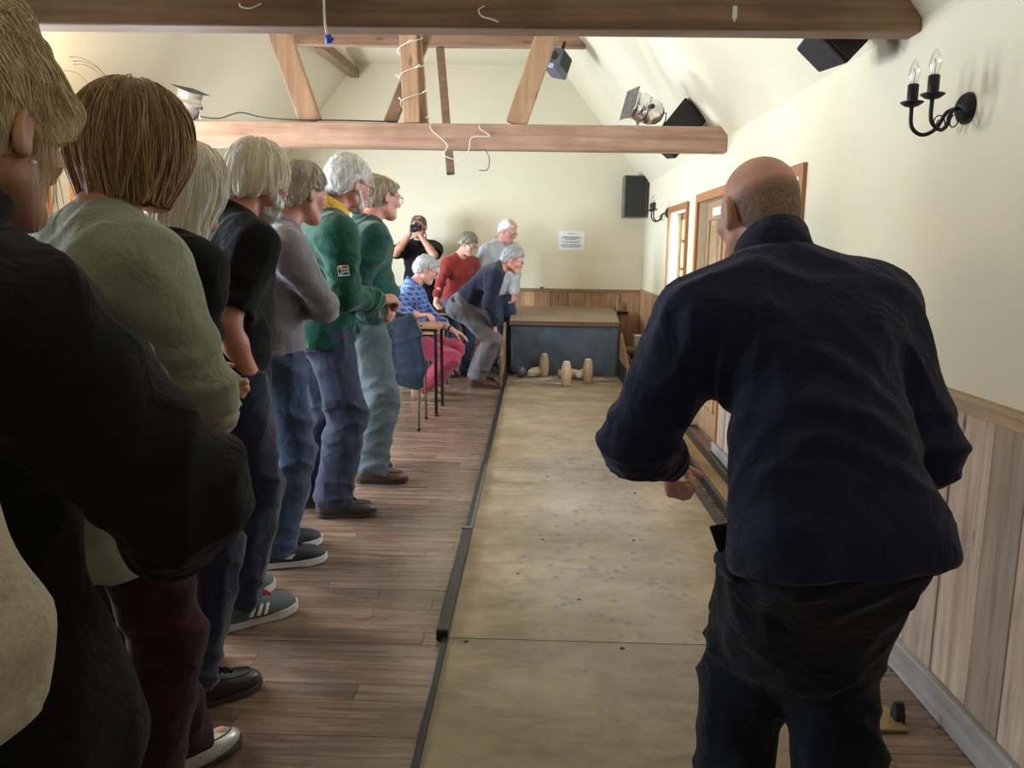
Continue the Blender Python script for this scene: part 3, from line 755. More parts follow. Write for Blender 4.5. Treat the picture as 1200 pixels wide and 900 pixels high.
# brass plate with black knob on the floor beside the skirting
e = empty('floor_plate', (1.07, 2.30, 0), rad(4)); tag(e, 'flat brass-coloured plate with black rubber block on floor by skirting', 'plate')
mb = MB(); mb.box((-.065, -.055, 0), (.05, .075, .012)); mb.build('plate_base', plain('brass_plate', (.42, .31, .13), .35, .6), e, bevel=.003)
mb = MB(); mb.prism([(-.02, 0), (.02, 0), (.02, .03), (.008, .065), (-.008, .065), (-.02, .03)], .03, .06, 'X'); mb.build('rubber_block', M_BLACKM, e, bevel=.005)

# ------------------------------------------------ tables and chairs
M_TOP = wood('desk_laminate', (.22, .105, .05), (.36, .185, .09), (.45, .25, .13), 'X', world=False, rough=.3, knots=False, scale=2)
def desk(label, loc, w, d, h, rz=0.0):
    e = empty('desk', loc, rz); tag(e, label, 'table')
    r = .05; poly = []
    for cx, cy, a0 in ((w / 2 - r, d / 2 - r, 0), (-w / 2 + r, d / 2 - r, 90), (-w / 2 + r, -d / 2 + r, 180), (w / 2 - r, -d / 2 + r, 270)):
        for k in range(6): a = rad(a0 + 18 * k); poly.append((cx + r * math.cos(a), cy + r * math.sin(a)))
    mb = MB(); mb.prism(poly, h - .018, h); mb.build('desk_top', M_TOP, e, bevel=.002)
    mb = MB(); mb.box((-w / 2 + .06, -d / 2 + .05, h - .085), (w / 2 - .06, d / 2 - .05, h - .07)); mb.box((-w / 2 + .06, -d / 2 + .05, h - .085), (w / 2 - .06, -d / 2 + .06, h - .02)); mb.build('book_tray', M_DOOR, e)
    for sx in (-1, 1):
        for sy in (-1, 1):
            mb = MB(); mb.bar((sx * (w / 2 - .05), sy * (d / 2 - .05), h - .02), (sx * (w / 2 - .04), sy * (d / 2 - .03), .012), .025, .025); mb.build('leg', M_STEEL, e)
            mb = MB(); mb.lathe([(.018, 0), (.018, .015), (.014, .02)], Matrix.Translation((sx * (w / 2 - .04), sy * (d / 2 - .03), 0)), 10); mb.build('foot', M_BLACK, e)
    mb = MB(); mb.bar((-w / 2 + .05, d / 2 - .05, h - .03), (w / 2 - .05, d / 2 - .05, h - .03), .025, .025); mb.bar((-w / 2 + .05, -d / 2 + .05, h - .03), (w / 2 - .05, -d / 2 + .05, h - .03), .025, .025); mb.build('frame', M_STEEL, e)
    return e
desk('small wooden desk with black steel legs in front of the seated man', (-1.08, 6.98, 0), .62, .52, .755)
desk('small wooden desk under the black tray beside the woman in red', (-1.17, 8.66, 0), .60, .44, .735)
# black tray / folder on the second desk
e = empty('black_tray', (-1.06, 8.60, .7355), rad(4)); tag(e, 'flat black tray lying on the desk beside the woman in red', 'tray')
mb = MB(); mb.box((-.2, -.13, 0), (.2, .13, .012)); mb.build('tray_base', M_BLACK, e, bevel=.004)
mb = MB(); mb.box((-.2, -.13, .012), (-.185, .13, .04)); mb.box((.185, -.13, .012), (.2, .13, .04)); mb.box((-.185, -.13, .012), (.185, -.118, .04)); mb.box((-.185, .118, .012), (.185, .13, .04)); mb.build('tray_rim', M_BLACK, e, bevel=.003)
e = empty('phone', (-.99, 6.80, .7555), rad(30)); tag(e, 'black phone lying on the desk edge by the seated man', 'phone')
mb = MB(); mb.box((-.035, -.07, 0), (.035, .07, .008)); mb.build('phone_body', M_BLACK, e, bevel=.003)
mb = MB(); mb.box((-.031, -.062, .008), (.031, .062, .0086)); mb.build('screen', plain('dark_screen', (.01, .012, .02), .1), e)

def chair(label, loc, rz, seatm, tubem=M_OLIVEMETAL):
    """stacking chair facing +Y local"""
    e = empty('stacking_chair', loc, rz); tag(e, label, 'chair')
    for sx in (-1, 1):
        x = sx * .2
        mb = MB(); mb.tube([(x, .2, 0.012), (x, .17, .40), (x, .155, .43), (x, .12, .44), (x, -.15, .44)], .011, 8); mb.build('leg', tubem, e)
        mb = MB(); mb.tube([(x, -.24, .012), (x, -.19, .43), (x, -.235, .62), (x, -.27, .83)], .011, 8); mb.build('leg', tubem, e)
        for yy in (.2, -.24):
            mb = MB(); mb.lathe([(.014, 0), (.015, .02), (.012, .03)], Matrix.Translation((x, yy, 0)), 10); mb.build('foot', M_BLACK, e)
        mb = MB(); mb.tube([(x, .185, .2), (x, -.215, .2)], .008, 8); mb.build('stretcher', tubem, e)
    poly = [(-.2, -.18), (-.21, .1), (-.19, .2), (-.1, .225), (.1, .225), (.19, .2), (.21, .1), (.2, -.18)]
    mb = MB(); mb.prism(poly, .45, .475); mb.build('seat', seatm, e, bevel=.008)
    mb = MB(); n = 7
    for i in range(n - 1):
        a0, a1 = -1 + 2 * i / (n - 1), -1 + 2 * (i + 1) / (n - 1)
        f = lambda a, z: (a * .205, -.225 - .04 * (1 - a * a) - (z - .6) * .2, z)
        vs = [f(a0, .6), f(a1, .6), f(a1, .84), f(a0, .84)]; vs += [(x, y + .012, z) for x, y, z in vs]
        mb.add(vs, [(0, 1, 2, 3), (7, 6, 5, 4), (0, 3, 7, 4), (1, 5, 6, 2), (3, 2, 6, 7), (0, 4, 5, 1)])
    mb.build('backrest', seatm, e)
    return e
M_SEAT = plain('brown_seat_ply', (.22, .12, .06), .4)
chair('metal stacking chair with a dark blue coat hung on its back', (-1.08, 6.42, 0), 0.0, M_SEAT)
chair('metal stacking chair under the seated man in red trousers', (-1.16, 7.66, 0), rad(-84), M_SEAT)
# ================================================================== figures: smooth implicit surfaces
def RX(a): c, s = math.cos(rad(a)), math.sin(rad(a)); return np.array([[1, 0, 0], [0, c, -s], [0, s, c]])
def RY(a): c, s = math.cos(rad(a)), math.sin(rad(a)); return np.array([[c, 0, s], [0, 1, 0], [-s, 0, c]])
def RZ(a): c, s = math.cos(rad(a)), math.sin(rad(a)); return np.array([[c, -s, 0], [s, c, 0], [0, 0, 1]])
A_ = lambda *v: np.array(v, float)
def unit(v): v = np.asarray(v, float); return v / max(1e-9, np.linalg.norm(v))

def cone(a, b, ra, rb, k=.03, flat=None, clip=None):
    """tapered capsule; flat = (axis, factor) squashes the section; clip = (point, normal) list"""
    a = np.asarray(a, float); b = np.asarray(b, float); ab = b - a; l2 = max(1e-9, ab @ ab)
    R = max(ra, rb)
    def f(P):
        w = P - a; t = np.clip((w @ ab) / l2, 0, 1)
        w = w - t[..., None] * ab
        if flat is not None:
            n, q = flat; wn = w @ n; w = w + (wn * (1 / q - 1))[..., None] * n
        d = np.sqrt((w * w).sum(-1)) - (ra + t * (rb - ra))
        if clip is not None:
            for p, nn in clip: d = np.maximum(d, (P - p) @ nn)
        return d
    return (f, np.minimum(a, b) - R, np.maximum(a, b) + R, k)
def ell(c, r, R=None, k=.03, clip=None):
    c = np.asarray(c, float); r = np.asarray(r, float); R = np.eye(3) if R is None else R
    ext = np.abs(R) @ r
    def f(P):
        q = (P - c) @ R
        k0 = np.sqrt(((q / r) ** 2).sum(-1)); k1 = np.sqrt(((q / (r * r)) ** 2).sum(-1)) + 1e-9
        d = k0 * (k0 - 1) / k1
        if clip is not None:
            for p, nn in clip: d = np.maximum(d, (P - p) @ nn)
        return d
    return (f, c - ext, c + ext, k)

class Field:
    def __init__(s, prims, v, pad=.03, extra=None):
        lo = np.min([p[1] for p in prims], 0) - pad; hi = np.max([p[2] for p in prims], 0) + pad
        s.lo, s.v = lo, v
        s.n = np.ceil((hi - lo) / v).astype(int) + 1
        s.ax = [lo[i] + np.arange(s.n[i]) * v for i in range(3)]
        s.D = np.full(s.n, .12, np.float32)
        for p in prims: s.union(p)
    def sub(s, lo, hi, m):
        sl = []
        for i in range(3):
            a = max(0, int(math.floor((lo[i] - m - s.lo[i]) / s.v))); b = min(s.n[i], int(math.ceil((hi[i] + m - s.lo[i]) / s.v)) + 1)
            if b <= a: return None, None
            sl.append(slice(a, b))
        X, Y, Z = np.meshgrid(s.ax[0][sl[0]], s.ax[1][sl[1]], s.ax[2][sl[2]], indexing='ij')
        return tuple(sl), np.stack([X, Y, Z], -1)
    def union(s, p):
        f, lo, hi, k = p
        sl, P = s.sub(lo, hi, k + 3 * s.v)
        if sl is None: return
        d = f(P); o = s.D[sl]
        h = np.maximum(k - np.abs(o - d), 0) / max(k, 1e-6)
        s.D[sl] = np.minimum(o, d) - h * h * k * .25
    def cut(s, p, k=.006):
        """smooth subtraction of a primitive"""
        f, lo, hi, _ = p
        sl, P = s.sub(lo, hi, k + 3 * s.v)
        if sl is None: return
        d = -f(P); o = s.D[sl]
        h = np.maximum(k - np.abs(o - d), 0) / k
        s.D[sl] = np.maximum(o, d) + h * h * k * .25
    def points(s, band):
        m = np.abs(s.D) < band
        i = np.nonzero(m)
        P = np.stack([s.ax[0][i[0]], s.ax[1][i[1]], s.ax[2][i[2]]], -1)
        return i, P
    def displace(s, fn, band=.035):
        i, P = s.points(band); s.D[i] += np.minimum(fn(P), .0045).astype(np.float32)
    def clip(s, pt, n):
        i, P = s.points(.115)
        s.D[i] = np.maximum(s.D[i], (P - pt) @ n)
    def clipfn(s, fn):
        i, P = s.points(.115); s.D[i] = np.maximum(s.D[i], fn(P))
    def nets(s):
        D = s.D; S = D < 0
        C = S[:-1, :-1, :-1].astype(np.int8)
        offs = [(a, b, c) for a in (0, 1) for b in (0, 1) for c in (0, 1)]
        nx, ny, nz = D.shape
        C = sum(S[a:nx - 1 + a, b:ny - 1 + b, c:nz - 1 + c].astype(np.int8) for a, b, c in offs)
        I = np.nonzero((C > 0) & (C < 8))
        N = len(I[0])
        idx = np.full(C.shape, -1, np.int32); idx[I] = np.arange(N)
        dc = {o: D[I[0] + o[0], I[1] + o[1], I[2] + o[2]] for o in offs}
        pos = np.zeros((N, 3)); cnt = np.zeros(N)
        for o in offs:
            for ax in range(3):
                if o[ax]: continue
                q = list(o); q[ax] = 1; q = tuple(q)
                da, db = dc[o], dc[q]; m = (da < 0) != (db < 0)
                t = np.where(m, da / np.where(m, da - db, 1), 0)
                p = np.tile(np.array(o, float), (N, 1)); p[:, ax] += t
                pos += p * m[:, None]; cnt += m
        V = (pos / cnt[:, None] + np.stack(I, -1)) * s.v + s.lo
        Q = []
        for ax in range(3):
            sl0 = [slice(1, -1)] * 3; sl1 = [slice(1, -1)] * 3
            sl0[ax] = slice(0, -1); sl1[ax] = slice(1, None)
            a = S[tuple(sl0)]; b = S[tuple(sl1)]
            E = np.nonzero(a != b)
            flip = a[E]
            i = [E[0] + (0 if ax == 0 else 1), E[1] + (0 if ax == 1 else 1), E[2] + (0 if ax == 2 else 1)]
            u, w = [(1, 2), (2, 0), (0, 1)][ax]
            def cell(du, dw):
                j = [i[0].copy(), i[1].copy(), i[2].copy()]; j[u] -= du; j[w] -= dw
                return idx[j[0], j[1], j[2]]
            q = np.stack([cell(1, 1), cell(0, 1), cell(0, 0), cell(1, 0)], -1)
            q[~flip] = q[~flip][:, ::-1]
            Q.append(q)
        Q = np.concatenate(Q); Q = Q[(Q >= 0).all(1)]
        return V, Q
    def mesh(s, name, relax=1):
        V, Q = s.nets()
        if relax and len(V):                           # one light smoothing pass
            for _ in range(relax):
                acc = np.zeros_like(V); c = np.zeros(len(V))
                for a, b in ((0, 1), (1, 2), (2, 3), (3, 0)):
                    np.add.at(acc, Q[:, a], V[Q[:, b]]); np.add.at(acc, Q[:, b], V[Q[:, a]])
                    np.add.at(c, Q[:, a], 1); np.add.at(c, Q[:, b], 1)
                V = V * .5 + acc / np.maximum(c, 1)[:, None] * .5
        s.V = V
        return np_mesh(name, V, Q)
    def val(s, P):
        q = (P - s.lo) / s.v
        i = np.clip(np.floor(q).astype(int), 0, s.n - 2); f = np.clip(q - i, 0, 1)
        r = 0
        for a in (0, 1):
            for b in (0, 1):
                for c in (0, 1):
                    w = (f[:, 0] if a else 1 - f[:, 0]) * (f[:, 1] if b else 1 - f[:, 1]) * (f[:, 2] if c else 1 - f[:, 2])
                    r = r + w * s.D[i[:, 0] + a, i[:, 1] + b, i[:, 2] + c]
        return r
    def grad(s, P):
        e = s.v
        g = np.stack([s.val(P + A_(*(e if j == i else 0 for j in range(3)))) - s.val(P - A_(*(e if j == i else 0 for j in range(3)))) for i in range(3)], -1)
        return g / np.maximum(np.linalg.norm(g, axis=1), 1e-6)[:, None]
    def project(s, P, off=0.0, it=4):
        for _ in range(it): P = P - (s.val(P) - off)[:, None] * s.grad(P)
        return P

def ridge(x):
    return 1 - 2 * np.abs(np.sin(x)) ** .7
def folds(amp, freq=1.0, seed=0, vert=.3):
    """soft drapery: warped ridges with sharper creases"""
    r = np.random.RandomState(seed)
    v1 = unit(r.normal(size=3) * A_(1, 1, vert)); v2 = unit(r.normal(size=3)); v3 = unit(r.normal(size=3) * A_(1, 1, .9)); v4 = unit(r.normal(size=3)); p = r.uniform(0, 6, 6)
    def f(P):
        w = P * freq
        a = ridge(w @ v1 * 15 + 1.3 * np.sin(w @ v2 * 9 + p[0]) + p[1])
        b = ridge(w @ v3 * 10 + 1.6 * np.sin(w @ v1 * 7 + p[2]) + p[3])
        g = .5 + .5 * np.sin(w @ v4 * 8 + 1.5 * np.sin(w @ v3 * 5 + p[4]) + p[5])
        return -amp * 1.9 * (.8 * a * g + .8 * b * (1 - g))
    return f
def crumple(c, axis, radius, amp, freq=110, ph=0.0):
    axis = unit(axis)
    side = unit(np.cross(axis, A_(.3, .5, .8))); s2 = np.cross(axis, side)
    def f(P):
        w = P - c; t = w @ axis
        return -2.4 * amp * np.exp(-(w * w).sum(-1) / radius ** 2) * ridge(t * freq * .42 + ph + 7 * (w @ side) + .9 * np.sin(22 * (w @ s2) + 9 * t))
    return f

def ik(a, b, l1, l2, pole):
    """middle joint of a two-bone limb"""
    a, b = np.asarray(a, float), np.asarray(b, float)
    d = b - a; L_ = np.linalg.norm(d)
    if L_ > (l1 + l2) * .999: b = a + d / L_ * (l1 + l2) * .999; d = b - a; L_ = np.linalg.norm(d)
    x = (l1 * l1 - l2 * l2 + L_ * L_) / (2 * L_); h = math.sqrt(max(0, l1 * l1 - x * x))
    u = d / L_; p = np.asarray(pole, float); p = unit(p - u * (p @ u))
    return a + u * x + p * h, b

def hand_prims(w, d, palm, s=1.0, curl=35, spread=1.0, mirror=1):
    """wrist w, finger direction d, palm normal; mirror = +1 puts the thumb at cross(d, palm)"""
    d = unit(d); palm = unit(palm - d * (palm @ d)); side = np.cross(d, palm) * mirror
    out = []
    xs = [.027, .009, -.009, -.026]; ln = [.95, 1.05, 1.0, .78]; kn = [.088, .092, .088, .08]
    out.append(ell(w + d * .05 * s, A_(.036, .052, .017) * s, np.stack([side, d, palm], 1), .012))
    for x, l, q in zip(xs, ln, kn):
        K = w + (d * q + side * x * spread) * s
        out.append(cone(w + (d * .01 + side * x * .55) * s, K, .013 * s, .0125 * s, .008))
        p = K; dd = d.copy(); pn = palm.copy()
        for j, seg in enumerate((.042, .027, .021)):
            c = rad(curl * (1.0, 1.15, .8)[j])
            nd = dd * math.cos(c) + pn * math.sin(c); pn = pn * math.cos(c) - dd * math.sin(c); dd = nd
            e = p + dd * seg * l * s
            out.append(cone(p, e, (.0105, .0098, .009)[j] * s, (.0098, .009, .0082)[j] * s, .004))
            p = e
    b = w + (d * .02 + side * .022 + palm * .006) * s
    td = unit(d * .72 + side * .55 + palm * .35); e = b + td * .048 * s
    out.append(cone(b, e, .016 * s, .012 * s, .012))
    td2 = unit(d * .85 + side * .12 + palm * (.35 + curl / 90)); e2 = e + td2 * .034 * s; out.append(cone(e, e2, .0115 * s, .0105 * s, .005))
    out.append(cone(e2, e2 + unit(td2 + palm * .25) * .024 * s, .0105 * s, .008 * s, .004))
    return out

SHOE_CACHE = {}
def shoe(parent, ankle, yaw, kind, mats, s=1.0, v=.006):
    """ankle = floor point under the ankle joint (relative to the person); toe along yaw"""
    e = empty('shoe', (ankle[0], ankle[1], ankle[2] if len(ankle) > 2 else 0.0), yaw); e.parent = parent
    e.scale = (s, s, s)
    key = (kind, mats[0].name, mats[1].name)
    if key in SHOE_CACHE:
        for src, sub in SHOE_CACHE[key]:
            c = src.copy(); COL.objects.link(c); c.parent = e
        return e
    made = []
    th = .03 if kind == 'sneaker' else .02
    def hw(t):
        pts = [(0, .0), (.03, .02), (.1, .032), (.3, .034), (.45, .034), (.7, .048), (.85, .046), (.95, .032), (.99, .014), (1, 0.003)]
        for (a, b), (c, d) in zip(pts[:-1], pts[1:]):
            if t <= c: return b + (d - b) * (t - a) / (c - a)
        return 0
    ts = [0, .02, .06, .12, .25, .4, .55, .7, .8, .88, .94, .98, 1]
    mb = MB(); vs = []; fs = []
    for t in ts:
        y = -.085 + .30 * t; sp = .012 * max(0, (t - .7) / .3) ** 2
        w = hw(t) + .003
        for zz, g in ((sp, -.003), (sp + .004, 0), (th + sp * .6, 0)):
            vs += [(-w - g, y, zz), (w + g, y, zz)]
    m = 6
    for i in range(len(ts) - 1):
        a, b = i * m, (i + 1) * m
        for j in (0, 2): fs += [(a + j, b + j, b + j + 2, a + j + 2), (a + j + 1, a + j + 3, b + j + 3, b + j + 1)]
        fs += [(a, a + 1, b + 1, b), (a + 4, b + 4, b + 5, a + 5)]
    mb.add(vs, fs, False); o = mb.build('sole', mats[1], e, bevel=.002, seg=1); made.append((o, 0))
    pr = [ell((0, -.035, .065), (.036, .048, .06), None, .03), cone((0, -.03, .09), (0, .07, .06), .043, .037, .03), ell((0, .125, .035), (.047, .086, .038 if kind != 'slip' else .034), None, .03), ell((0, .05, .04), (.041, .12, .04), None, .03)]
    F = Field(pr, v); F.clip(A_(0, 0, th - .004), A_(0, 0, -1)); F.clip(A_(0, 0, .125), A_(0, -.25, 1))
    o = link_mesh('upper', F.mesh('upper'), mats[0], e); made.append((o, 0))
    def ribbon(name, pts, w, mat, off=.002, nrm=None):
        P = F.project(np.array(pts, float), off); mb = MB(); mb.tube([tuple(p) for p in P], w, 5); o = mb.build(name, mat, e); made.append((o, 1)); return o
    if kind in ('sneaker', 'lace'):
        lm = mats[2]
        for i in range(4):
            y = .035 + i * .022; z = .13
            ribbon('lace', [(-.028, y, z - .03), (-.012, y + .006, z), (0, y + .009, z), (.012, y + .012, z), (.024, y + .016, z - .03)], .0048, lm, .004)
        for sx in (-1, 1):
            b0 = F.project(np.array([(0, .03, .13)]), .006)[0]
            mb = MB(); mb.tube([b0, b0 + A_(sx * .024, .012, .014), b0 + A_(sx * .042, .02, -.002), b0 + A_(sx * .024, .026, .0), b0], .0042, 5); o = mb.build('lace_bow', lm, e); made.append((o, 1))
    def decal(name, up, lo, mat):
        n = len(up); P = np.array(up + lo, float); P = F.project(P, .0022)
        mb = MB(); mb.add([tuple(p) for p in P], [(i, i + 1, n + i + 1, n + i) for i in range(n - 1)], True); o = mb.build(name, mat, e); made.append((o, 1))
    if kind == 'sneaker' and len(mats) > 3:
        for sx in (-1, 1):
            if mats[4] == 'stripes':
                for i in range(3):
                    y0 = .012 + i * .024
                    up = [(sx * .05, y0 + .024 + .008 * k / 3 - .0, .085 - .05 * k / 3) for k in range(4)]
                    up = [(sx * .06, y0 + .026 - .018 * k / 4, .082 - .046 * k / 4) for k in range(5)]
                    lo = [(x, y + .013, z) for x, y, z in up]
                    decal('stripe', up, lo, mats[3])
            else:                                          # tick-shaped flash
                up = []; lo = []
                for k in range(9):
                    t = k / 8; y = .085 - .13 * t; zc = .05 + .028 * t * t; w = .013 * math.sin(min(1, t * 1.15 + .08) * math.pi * .92 + .1) * (1 - .75 * t) + .0015
                    if k == 0: zc += .016; w = .002
                    up.append((sx * .06, y, zc + w)); lo.append((sx * .06, y, zc - w))
                decal('flash', up, lo, mats[3])
    if kind in ('lace', 'slip'):
        pts = [(.04 * math.cos(a), .10 + .085 * math.sin(a), .08) for a in np.linspace(-.4, math.pi + .4, 15)]
        ribbon('seam', pts, .003, mats[1], .001)
    SHOE_CACHE[key] = made
    return e

def strands(F, parent, mat, n, length, crown, seed=0, r=.0011, step=.012, down=.8, jitter=.25, lift=.003, name='hair_strands', swirl=0.0, pick=None, away=1.0):
    """thin locks combed over a hair volume, away from the crown"""
    rs = np.random.RandomState(seed)
    V = F.V
    if pick is not None: V = V[pick(V)]
    if len(V) == 0: return
    P = V[rs.randint(0, len(V), n)] + rs.normal(size=(n, 3)) * .004
    K = max(3, int(length / step)); pts = [F.project(P, lift * rs.uniform(.1, 1), 2)]
    J = rs.normal(size=(n, 3)) * jitter; stepn = step * rs.uniform(.5, 1.1, size=n)[:, None]
    offs = lift * rs.uniform(-.6, 1.2, size=n)
    for k in range(K):
        p = pts[-1]
        f = (p - crown); f = f / np.maximum(np.linalg.norm(f, axis=1), 1e-4)[:, None] * away
        f = f + A_(0, 0, -1) * down + J + swirl * np.cross(f, A_(0, 0, 1))
        g = F.grad(p); f = f - g * (f * g).sum(1)[:, None]
        f = f / np.maximum(np.linalg.norm(f, axis=1), 1e-4)[:, None]
        q = p + f * stepn
        inside = F.val(q) < .03
        q2 = q - ((F.val(q) - offs)[:, None] * F.grad(q)) * inside[:, None]
        pts.append(q2)
    T = np.stack(pts, 1)                                 # n, K+1, 3
    m = T.shape[1]
    tang = np.gradient(T, axis=1); tang /= np.maximum(np.linalg.norm(tang, axis=2), 1e-6)[..., None]
    x = np.cross(tang, rs.normal(size=(n, 1, 3))); x /= np.maximum(np.linalg.norm(x, axis=2), 1e-6)[..., None]
    y = np.cross(tang, x)
    tap = (np.sin(np.linspace(.25, math.pi - .12, m)) ** .6)[None, :, None]
    Rr = r * rs.uniform(.6, 1.5, size=(n, 1, 1)) * tap
    rings = [T + Rr * (x * math.cos(a) + y * math.sin(a)) for a in (0, 2.09, 4.19)]
    Vv = np.stack(rings, 2).reshape(-1, 3)               # n, m, 3
    base = (np.arange(n)[:, None] * m + np.arange(m - 1)[None, :]).ravel() * 3
    Q = np.concatenate([np.stack([base + a, base + b, base + 3 + b, base + 3 + a], -1) for a, b in ((0, 1), (1, 2), (2, 0))])
    return tag(link_mesh(name, np_mesh(name, Vv, Q), mat, parent), kind='stuff')

PEOPLE = {}
def person(key, label, loc, face, H=1.75, w=1.0, belly=0.0, bust=0.0, v=.008, cv=.011, skin=(0.52, 0.27, 0.18),
           hip=None, pelv=(0, 0), P_=(0, 0, 0), C_=(0, 0, 0), head=(0, 0, 0), neckf=.02, feet=((-.1, 0, 8), (.1, 0, -8)), knees=(None, None),
           hands=(None, None), top=None, legs=None, shoes=None, hair=None, hs=1.0, extra=None, neck=.05, footz=(0, 0), shw=1.0, shz=.305, nk=0.0, socks=True):
    """P_, C_: (pitch forward, roll right, turn left) of pelvis and chest; head likewise, all against the heading.
       hands: (x, y, z) wrist targets in the person's own axes, or ('w', x, y, z) in the room, + pole, curl, palm"""
    root = empty('person', (loc[0], loc[1], 0)); tag(root, label, 'person')
    s = H / 1.75
    R0 = RZ(face); l3 = A_(loc[0], loc[1], 0)
    Lc = lambda x, y, z: R0 @ A_(x, y, z)
    Rp = R0 @ RZ(P_[2]) @ RY(P_[1]) @ RX(-P_[0]); Rc = R0 @ RZ(C_[2]) @ RY(C_[1]) @ RX(-C_[0]); Rh = R0 @ RZ(head[2]) @ RY(head[1]) @ RX(-head[0])
    hip = (.95 * s - .005) if hip is None else hip
    PC = Lc(pelv[0], pelv[1], hip)
    WA = PC + Rp @ A_(0, 0, .12) * s
    NB = WA + Rc @ A_(0, -.01, .405) * s
    CH = WA + Rc @ A_(0, .0, .21) * s
    SH = [WA + Rc @ A_(sx * .18 * w * shw, 0, shz) * s for sx in (-1, 1)]
    HC = NB + Rc @ A_(0, neckf, .045 + nk) * s + Rh @ A_(0, .025, .105) * s * hs
    HJ = [PC + Rp @ A_(sx * .088 * w, 0, -.02) * s for sx in (-1, 1)]
    AN = []; KN = []
    for i in (0, 1):
        fx, fy, fyaw = feet[i]
        a = Lc(fx, fy, .09 + footz[i])
        pole = R0 @ RZ(fyaw) @ A_(0, 1, 0) if knees[i] is None else R0 @ np.array(knees[i], float)
        kk, a2 = ik(HJ[i], a, .43 * s, .425 * s, pole)
        AN.append(a2); KN.append(kk)
    WR = []; EL = []; HD = []
    for i in (0, 1):
        h = hands[i] or {}
        tgt = h.get('to', (.24 * w, .03, .86 * s) if i else (-.24 * w, .03, .86 * s))
        tg = (A_(*tgt[1:]) - l3) if tgt[0] == 'w' else Lc(*tgt)
        pole = R0 @ np.array(h.get('pole', (0.3 * (1 if i else -1), -1, 0)), float)
        e, wv = ik(SH[i], tg, .285 * s, .255 * s, pole)
        EL.append(e); WR.append(wv)
        fd = unit(wv - e); 
        if 'dir' in h: fd = unit(R0 @ np.array(h['dir'], float))
        pn = R0 @ np.array(h.get('palm', (-1 if i else 1, 0, 0)), float)
        HD.append((wv, fd, pn, h.get('curl', 28)))
    # ---------------------------------------------------------- the body, one surface
    fx_ = lambda R, x, y, z: R @ A_(x, y, z)
    flatc = (Rc[:, 1], .68); flatp = (Rp[:, 1], .74)
    pr = []
    pr.append(ell(PC + Rp @ A_(0, -.005, 0) * s, A_(.142 * w, .102, .11) * s, Rp, .05))
    pr.append(cone(PC + Rp @ A_(0, 0, .04) * s, WA, .130 * w * s, .122 * w * s, .05, flatp))
    pr.append(cone(WA, WA + Rc @ A_(0, 0, .22) * s, .122 * w * s, .14 * w * s, .05, flatc))
    pr.append(ell(CH, A_(.14 * w, .104, .165) * s, Rc, .05))
    for i, sx in enumerate((-1, 1)):
        pr.append(cone(NB + Rc @ A_(sx * .03, 0, -.01) * s, SH[i], .05 * s, .057 * s, .05))
        pr.append(cone(SH[i], EL[i], .052 * s, .04 * s, .03))
        mid = EL[i] + (WR[i] - EL[i]) * .3
        pr.append(cone(EL[i], mid, .040 * s, .042 * s, .03)); pr.append(cone(mid, WR[i], .042 * s, .027 * s, .02))
        pr.append(cone(HJ[i], KN[i], .076 * s, .054 * s, .05)); m2 = KN[i] + (AN[i] - KN[i]) * .3
        pr.append(cone(KN[i], m2, .055 * s, .056 * s, .03)); pr.append(cone(m2, AN[i], .056 * s, .036 * s, .03))
        fdir = R0 @ RZ(feet[i][2]) @ A_(0, 1, 0); fz = A_(0, 0, .045 + footz[i] - AN[i][2])
        pr.append(cone(AN[i] + fz - fdir * .03, AN[i] + fz + fdir * .13, .034 * s, .026 * s, .03))
    hh = s * hs
    Hp = lambda x, y, z: HC + Rh @ A_(x, y, z) * hh
    pr.append(cone(NB - Rc @ A_(0, 0, .03) * s, Hp(0, -.025, -.05), (neck + .008) * s, neck * s, .04))
    pr.append(ell(Hp(0, -.014, .032), A_(.077, .098, .088) * hh, Rh, .03))
    pr.append(ell(Hp(0, .028, -.03), A_(.062, .064, .082) * hh, Rh, .03))
    pr.append(cone(Hp(-.012, .072, -.096), Hp(.012, .072, -.096), .02 * hh, .02 * hh, .03))
    for sx in (-1, 1):
        pr.append(cone(Hp(sx * .056, .0, -.06), Hp(sx * .018, .068, -.098), .018 * hh, .017 * hh, .025))
        pr.append(ell(Hp(sx * .042, .062, -.022), A_(.026, .024, .024) * hh, Rh, .02))
    pr.append(cone(Hp(-.036, .079, .022), Hp(.036, .079, .022), .012 * hh, .012 * hh, .016))
    pr.append(cone(Hp(0, .088, .012), Hp(0, .113, -.028), .008 * hh, .0125 * hh, .010))
    pr.append(cone(Hp(-.011, .098, -.034), Hp(.011, .098, -.034), .008 * hh, .008 * hh, .008))
    pr.append(cone(Hp(-.02, .086, -.06), Hp(.02, .086, -.06), .007 * hh, .007 * hh, .008))
    pr.append(cone(Hp(-.017, .085, -.071), Hp(.017, .085, -.071), .008 * hh, .008 * hh, .006))
    for sx in (-1, 1):
        Re = Rh @ RZ(sx * 22) @ RX(-12)
        pr.append(ell(Hp(sx * .082, -.014, -.002), A_(.010, .022, .036) * hh, Re, .005))
        pr.append(ell(Hp(sx * .077, -.004, -.026), A_(.008, .012, .013) * hh, Re, .006))
    for i in (0, 1):
        a, d, pn, c = HD[i]
        pr += hand_prims(a, d, pn, s * 1.02, c, 1.0, 1 if i else -1)
    F = Field(pr, v)
    for sx in (-1, 1):
        F.cut(ell(Hp(sx * .031, .098, .004), A_(.017, .014, .012) * hh, Rh), .010)
        F.cut(ell(Hp(sx * .093, -.010, .004), A_(.009, .0125, .021) * hh, Rh @ RZ(sx * 22) @ RX(-12)), .004)
    F.cut(cone(Hp(-.021, .096, -.0655), Hp(.021, .096, -.0655), .0025, .0025), .004)
